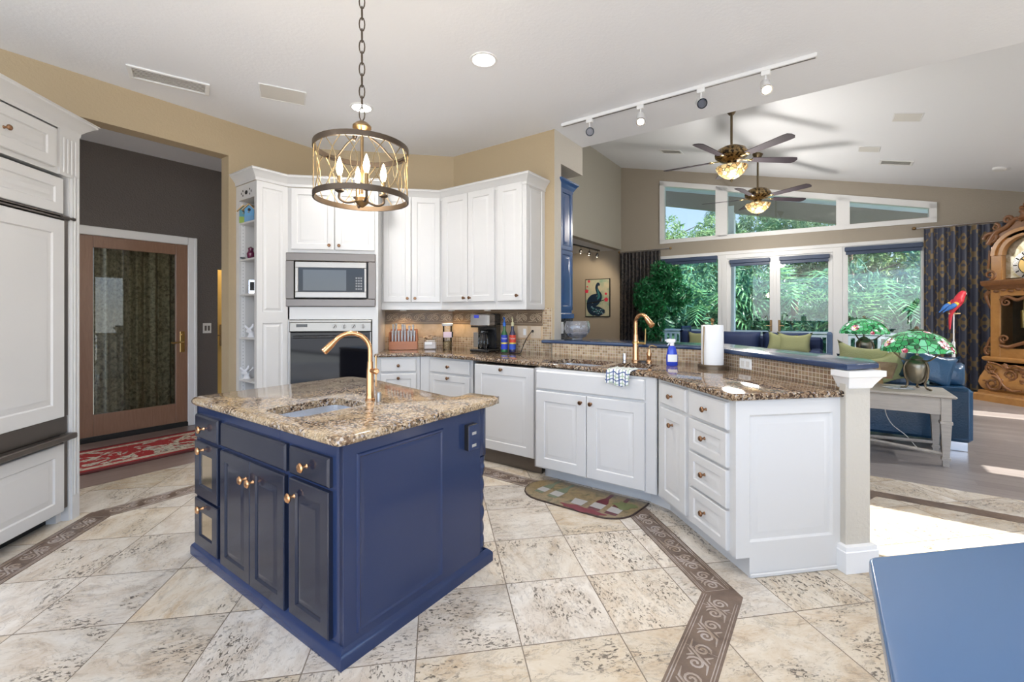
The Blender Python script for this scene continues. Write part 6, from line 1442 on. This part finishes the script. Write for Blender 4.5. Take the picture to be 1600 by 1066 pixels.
b = MB(); b.lathe([(.085, 0), (.085, .005), (.001, .008)], 28, (0, .119, 2.33), (0, -1, 0)); b.build('moon_dial', mat('moon_gold', (.70, .55, .30), .4, .3), t)
for ln_, a in ((.15, -.9), (.10, .6)): b = MB(); b.X = Matrix.Translation((0, .105, 2.0)) @ Matrix.Rotation(a, 4, 'Y'); b.box(-.006, .006, 0, .002, -.02, ln_); b.build('clock_hand', blackmat, t, smooth=0)
b = MB(); b.lathe([(.02, 0), (.14, 0), (.14, .003)], 28, (0, .112, 2.0), (0, -1, 0), caps=False); b.build('dial_centre', brass, t)
for sx in (-1, 1):
    b = MB(); scrollt(b, sx * .43, 1.88, .075, 1.5, -PI / 2, -sx, .05, .024); scrollt(b, sx * .40, 2.42, .09, 1.5, PI, sx, .02, .03); b.tube(bez([(sx * .44, .03, 2.34), (sx * .34, .02, 2.50), (sx * .22, .02, 2.56), (sx * .12, .02, 2.66), (sx * .04, .02, 2.62)], 6), [.042 - .0008 * q for q in range(25)], 9)
    scrollt(b, sx * .20, 2.66, .055, 1.3, 0, -sx, .01, .024); scrollt(b, sx * .34, 2.58, .05, 1.3, PI / 2, sx, .01, .02); b.tube(bez([(sx * .46, .05, 1.98), (sx * .44, .04, 2.10), (sx * .43, .04, 2.25)], 5), .016, 7); b.build('crest_scroll', honey_dk, t, smooth=60)
b = MB(); b.lathe([(.06, 0), (.09, .03), (.06, .09), (.08, .13), (.04, .17), (.001, .19)], 16, (0, .03, 2.62)); b.ball((0, .02, 2.84), .035); b.ball((-.05, .02, 2.80), .03); b.ball((.05, .02, 2.79), .03)
b.loops([[(x, y, z) for x, y, z in ((-.36, .03, 2.40), (.36, .03, 2.40), (.20, .03, 2.62), (-.20, .03, 2.62))], [(x, .08, z) for x, z in ((-.36, 2.40), (.36, 2.40), (.20, 2.62), (-.20, 2.62))]]); b.build('crest', honey_dk, t, smooth=60)
b = MB()
for k in range(9): b.ball((-.34 + k * .085, .015, 1.63 + .02 * (k % 2)), .026, 8, 5, (1.4, .6, .8))
for k in range(10): b.ball((-.38 + k * .085, -.02, 1.725), .018, 8, 5, (1.3, .6, .8))
b.build('carved_frieze', honey_dk, t, smooth=60)

# ================================================================ trees outside
def tree_mesh_kind(kind):
    if kind == 0:   # broad round tree
        bl = [(rng.normal(0, 1.3), rng.normal(0, 1.3), rng.uniform(3.5, 7.6), rng.uniform(.8, 1.4)) for _ in range(16)]
        return leaf_cloud(bl, 6500, .20, .5)
    if kind == 1:   # loose pine
        bl = [(rng.normal(0, 1.2), rng.normal(0, 1.2), rng.uniform(4.0, 8.6), rng.uniform(.45, .8)) for _ in range(16)]
        return leaf_cloud(bl, 4200, .20, .25)
    bl = [(rng.normal(0, .8), rng.normal(0, .8), rng.uniform(.5, 3.4), rng.uniform(.6, 1.0)) for _ in range(12)]
    return leaf_cloud(bl, 4200, .15, .55)
lm = [leafmat('oak_leaves', (.04, .10, .05), (.12, .24, .09), (.34, .46, .20), .5, 1.2), leafmat('pine_needles', (.05, .11, .07), (.12, .22, .12), (.32, .42, .24), .6, 1.2), leafmat('shrub_leaves', (.015, .06, .055), (.035, .14, .09), (.17, .34, .18), .4, 1.5)]
kinds = []
for k in range(3):
    V, F = tree_mesh_kind(k); root = thing('garden_tree' if k < 2 else 'garden_shrub', 'x', 'tree' if k < 2 else 'shrub')
    leaf_obj('foliage', V, F, lm[k], root)
    b = MB()
    if k < 2:
        b.tube(bez([(0, 0, 0), (.1, .05, 2), (-.1, .1, 4), (.1, 0, 7.4)], 5), [.17 - .008 * q for q in range(16)], 8)
        for q in range(9): a = q * 2.4; z_ = 3.2 + q * .45; b.tube(bez([(0, 0, z_), (.8 * math.cos(a), .8 * math.sin(a), z_ + .5), (1.9 * math.cos(a), 1.9 * math.sin(a), z_ + .9)], 4), [.06 - .005 * i for i in range(9)], 6)
    else: b.tube([(0, 0, 0), (.05, 0, 1.2), (0, .05, 2.6)], [.07, .05, .02], 7)
    b.build('trunk', bark, root); kinds.append(root)
def palm_root():
    root = thing('palm', 'x', 'palm'); b = MB()
    for k in range(16):
        a = k * 2.4; el = .9 - (k / 16) * 1.2; pts = bez([(0, 0, 2.6), (math.cos(a) * .9, math.sin(a) * .9, 2.6 + .9 * el + .2), (math.cos(a) * 1.8, math.sin(a) * 1.8, 2.6 + .6 * el - .4)], 8)
        for i in range(1, len(pts) - 1):
            p = Vector(pts[i]); d = (Vector(pts[i + 1]) - Vector(pts[i - 1])).normalized(); sd = d.cross(Vector((0, 0, 1))).normalized()
            for s_ in (-1, 1):
                w_ = .42 * math.sin(PI * (i + 1) / (len(pts) + 1)); q = p + sd * s_ * w_ + d * .18 - Vector((0, 0, .12)); b.add([tuple(p - d * .03), tuple(p + d * .04), tuple(q)], [(0, 1, 2)])
    b.build('fronds', leafmat('palm_fronds', (.04, .14, .08), (.10, .30, .12), (.28, .52, .22), .4, 1.0), root, smooth=0)
    b = MB(); b.tube([(0, 0, 0), (.05, 0, 1.3), (0, 0, 2.6)], [.14, .11, .09], 9); b.build('trunk', bark, root); return root
kinds.append(palm_root())
col = ['leftmost of the broad trees', 'broad tree', 'tree']
used = [False] * 4
def plant(k, s, q, sc, label, grp, z=-1.22):
    x, y = (s / 2 + q * R2), (s / 2 - q * R2)
    o = kinds[k] if not used[k] else copy_tree(kinds[k]); used[k] = True
    o.location = (x, y, z); o.rotation_euler = (0, 0, rng.uniform(0, 6)); o.scale = (sc, sc, sc); o['label'] = label; o['group'] = grp
g1 = 'broad trees beyond the deck'; g2 = 'loose pines beyond the deck'; g3 = 'shrubs beyond the deck'; g4 = 'palms beyond the deck'
for q, s, k, sc in ((-6.5, 44, 0, 1.05), (-3.2, 47, 1, 1.3), (-.5, 43, 0, .95), (2.0, 48, 1, 1.4), (4.2, 43, 0, .95), (7.0, 46, 1, 1.25), (9.5, 42, 0, .95), (12, 45, 0, 1.0), (-9.5, 46, 0, 1.1), (15, 42, 0, 1.0), (.8, 38, 1, 1.05), (-4.6, 37, 0, .85), (5.6, 37, 0, .8)):
    plant(k, s, q, sc, ('dense broad leafed tree standing beyond the white deck railing' if k == 0 else 'loose pine with open branches standing beyond the deck'), g1 if k == 0 else g2)
for i in range(13):
    plant(2, 24 + (i % 3) * 2.6, -6.8 + i * 1.25, rng.uniform(.9, 1.25), 'dark leafy shrub filling the view just beyond the deck railing', g3)
for q, s, sc in ((-3.4, 23, 1.0), (-.9, 24.5, 1.15), (1.2, 23, .95), (3.3, 24, 1.1), (5.3, 23, 1.0), (-5.5, 25, 1.2)):
    plant(3, s, q, sc, 'palm with arching green fronds just beyond the deck railing', g4)
# patio chair on the deck
t = thing('patio_chair', 'dark blue lattice back patio chair on the deck outside left window', 'chair', (6.70, 10.75, -.03), .6)
b = MB()
for k in range(7): b.box(-.25 + k * .075, -.23 + k * .075, .22, .235, .42, .98); b.box(-.25, .22, .22, .235, .45 + k * .08, .47 + k * .08)
b.box(-.28, .28, .215, .24, .96, 1.0, .005); b.box(-.28, -.25, .215, .24, .4, 1.0); b.box(.22, .28, .215, .24, .4, 1.0); b.build('lattice_back', nv, t, smooth=0)
b = MB(); b.box(-.27, .27, -.25, .24, .40, .44, .005); b.build('seat', nv, t)
for x in (-.25, .25):
    for y in (-.22, .22): b = MB(); b.box(x - .02, x + .02, y - .02, y + .02, 0, .40); b.build('leg', nv, t, smooth=0)
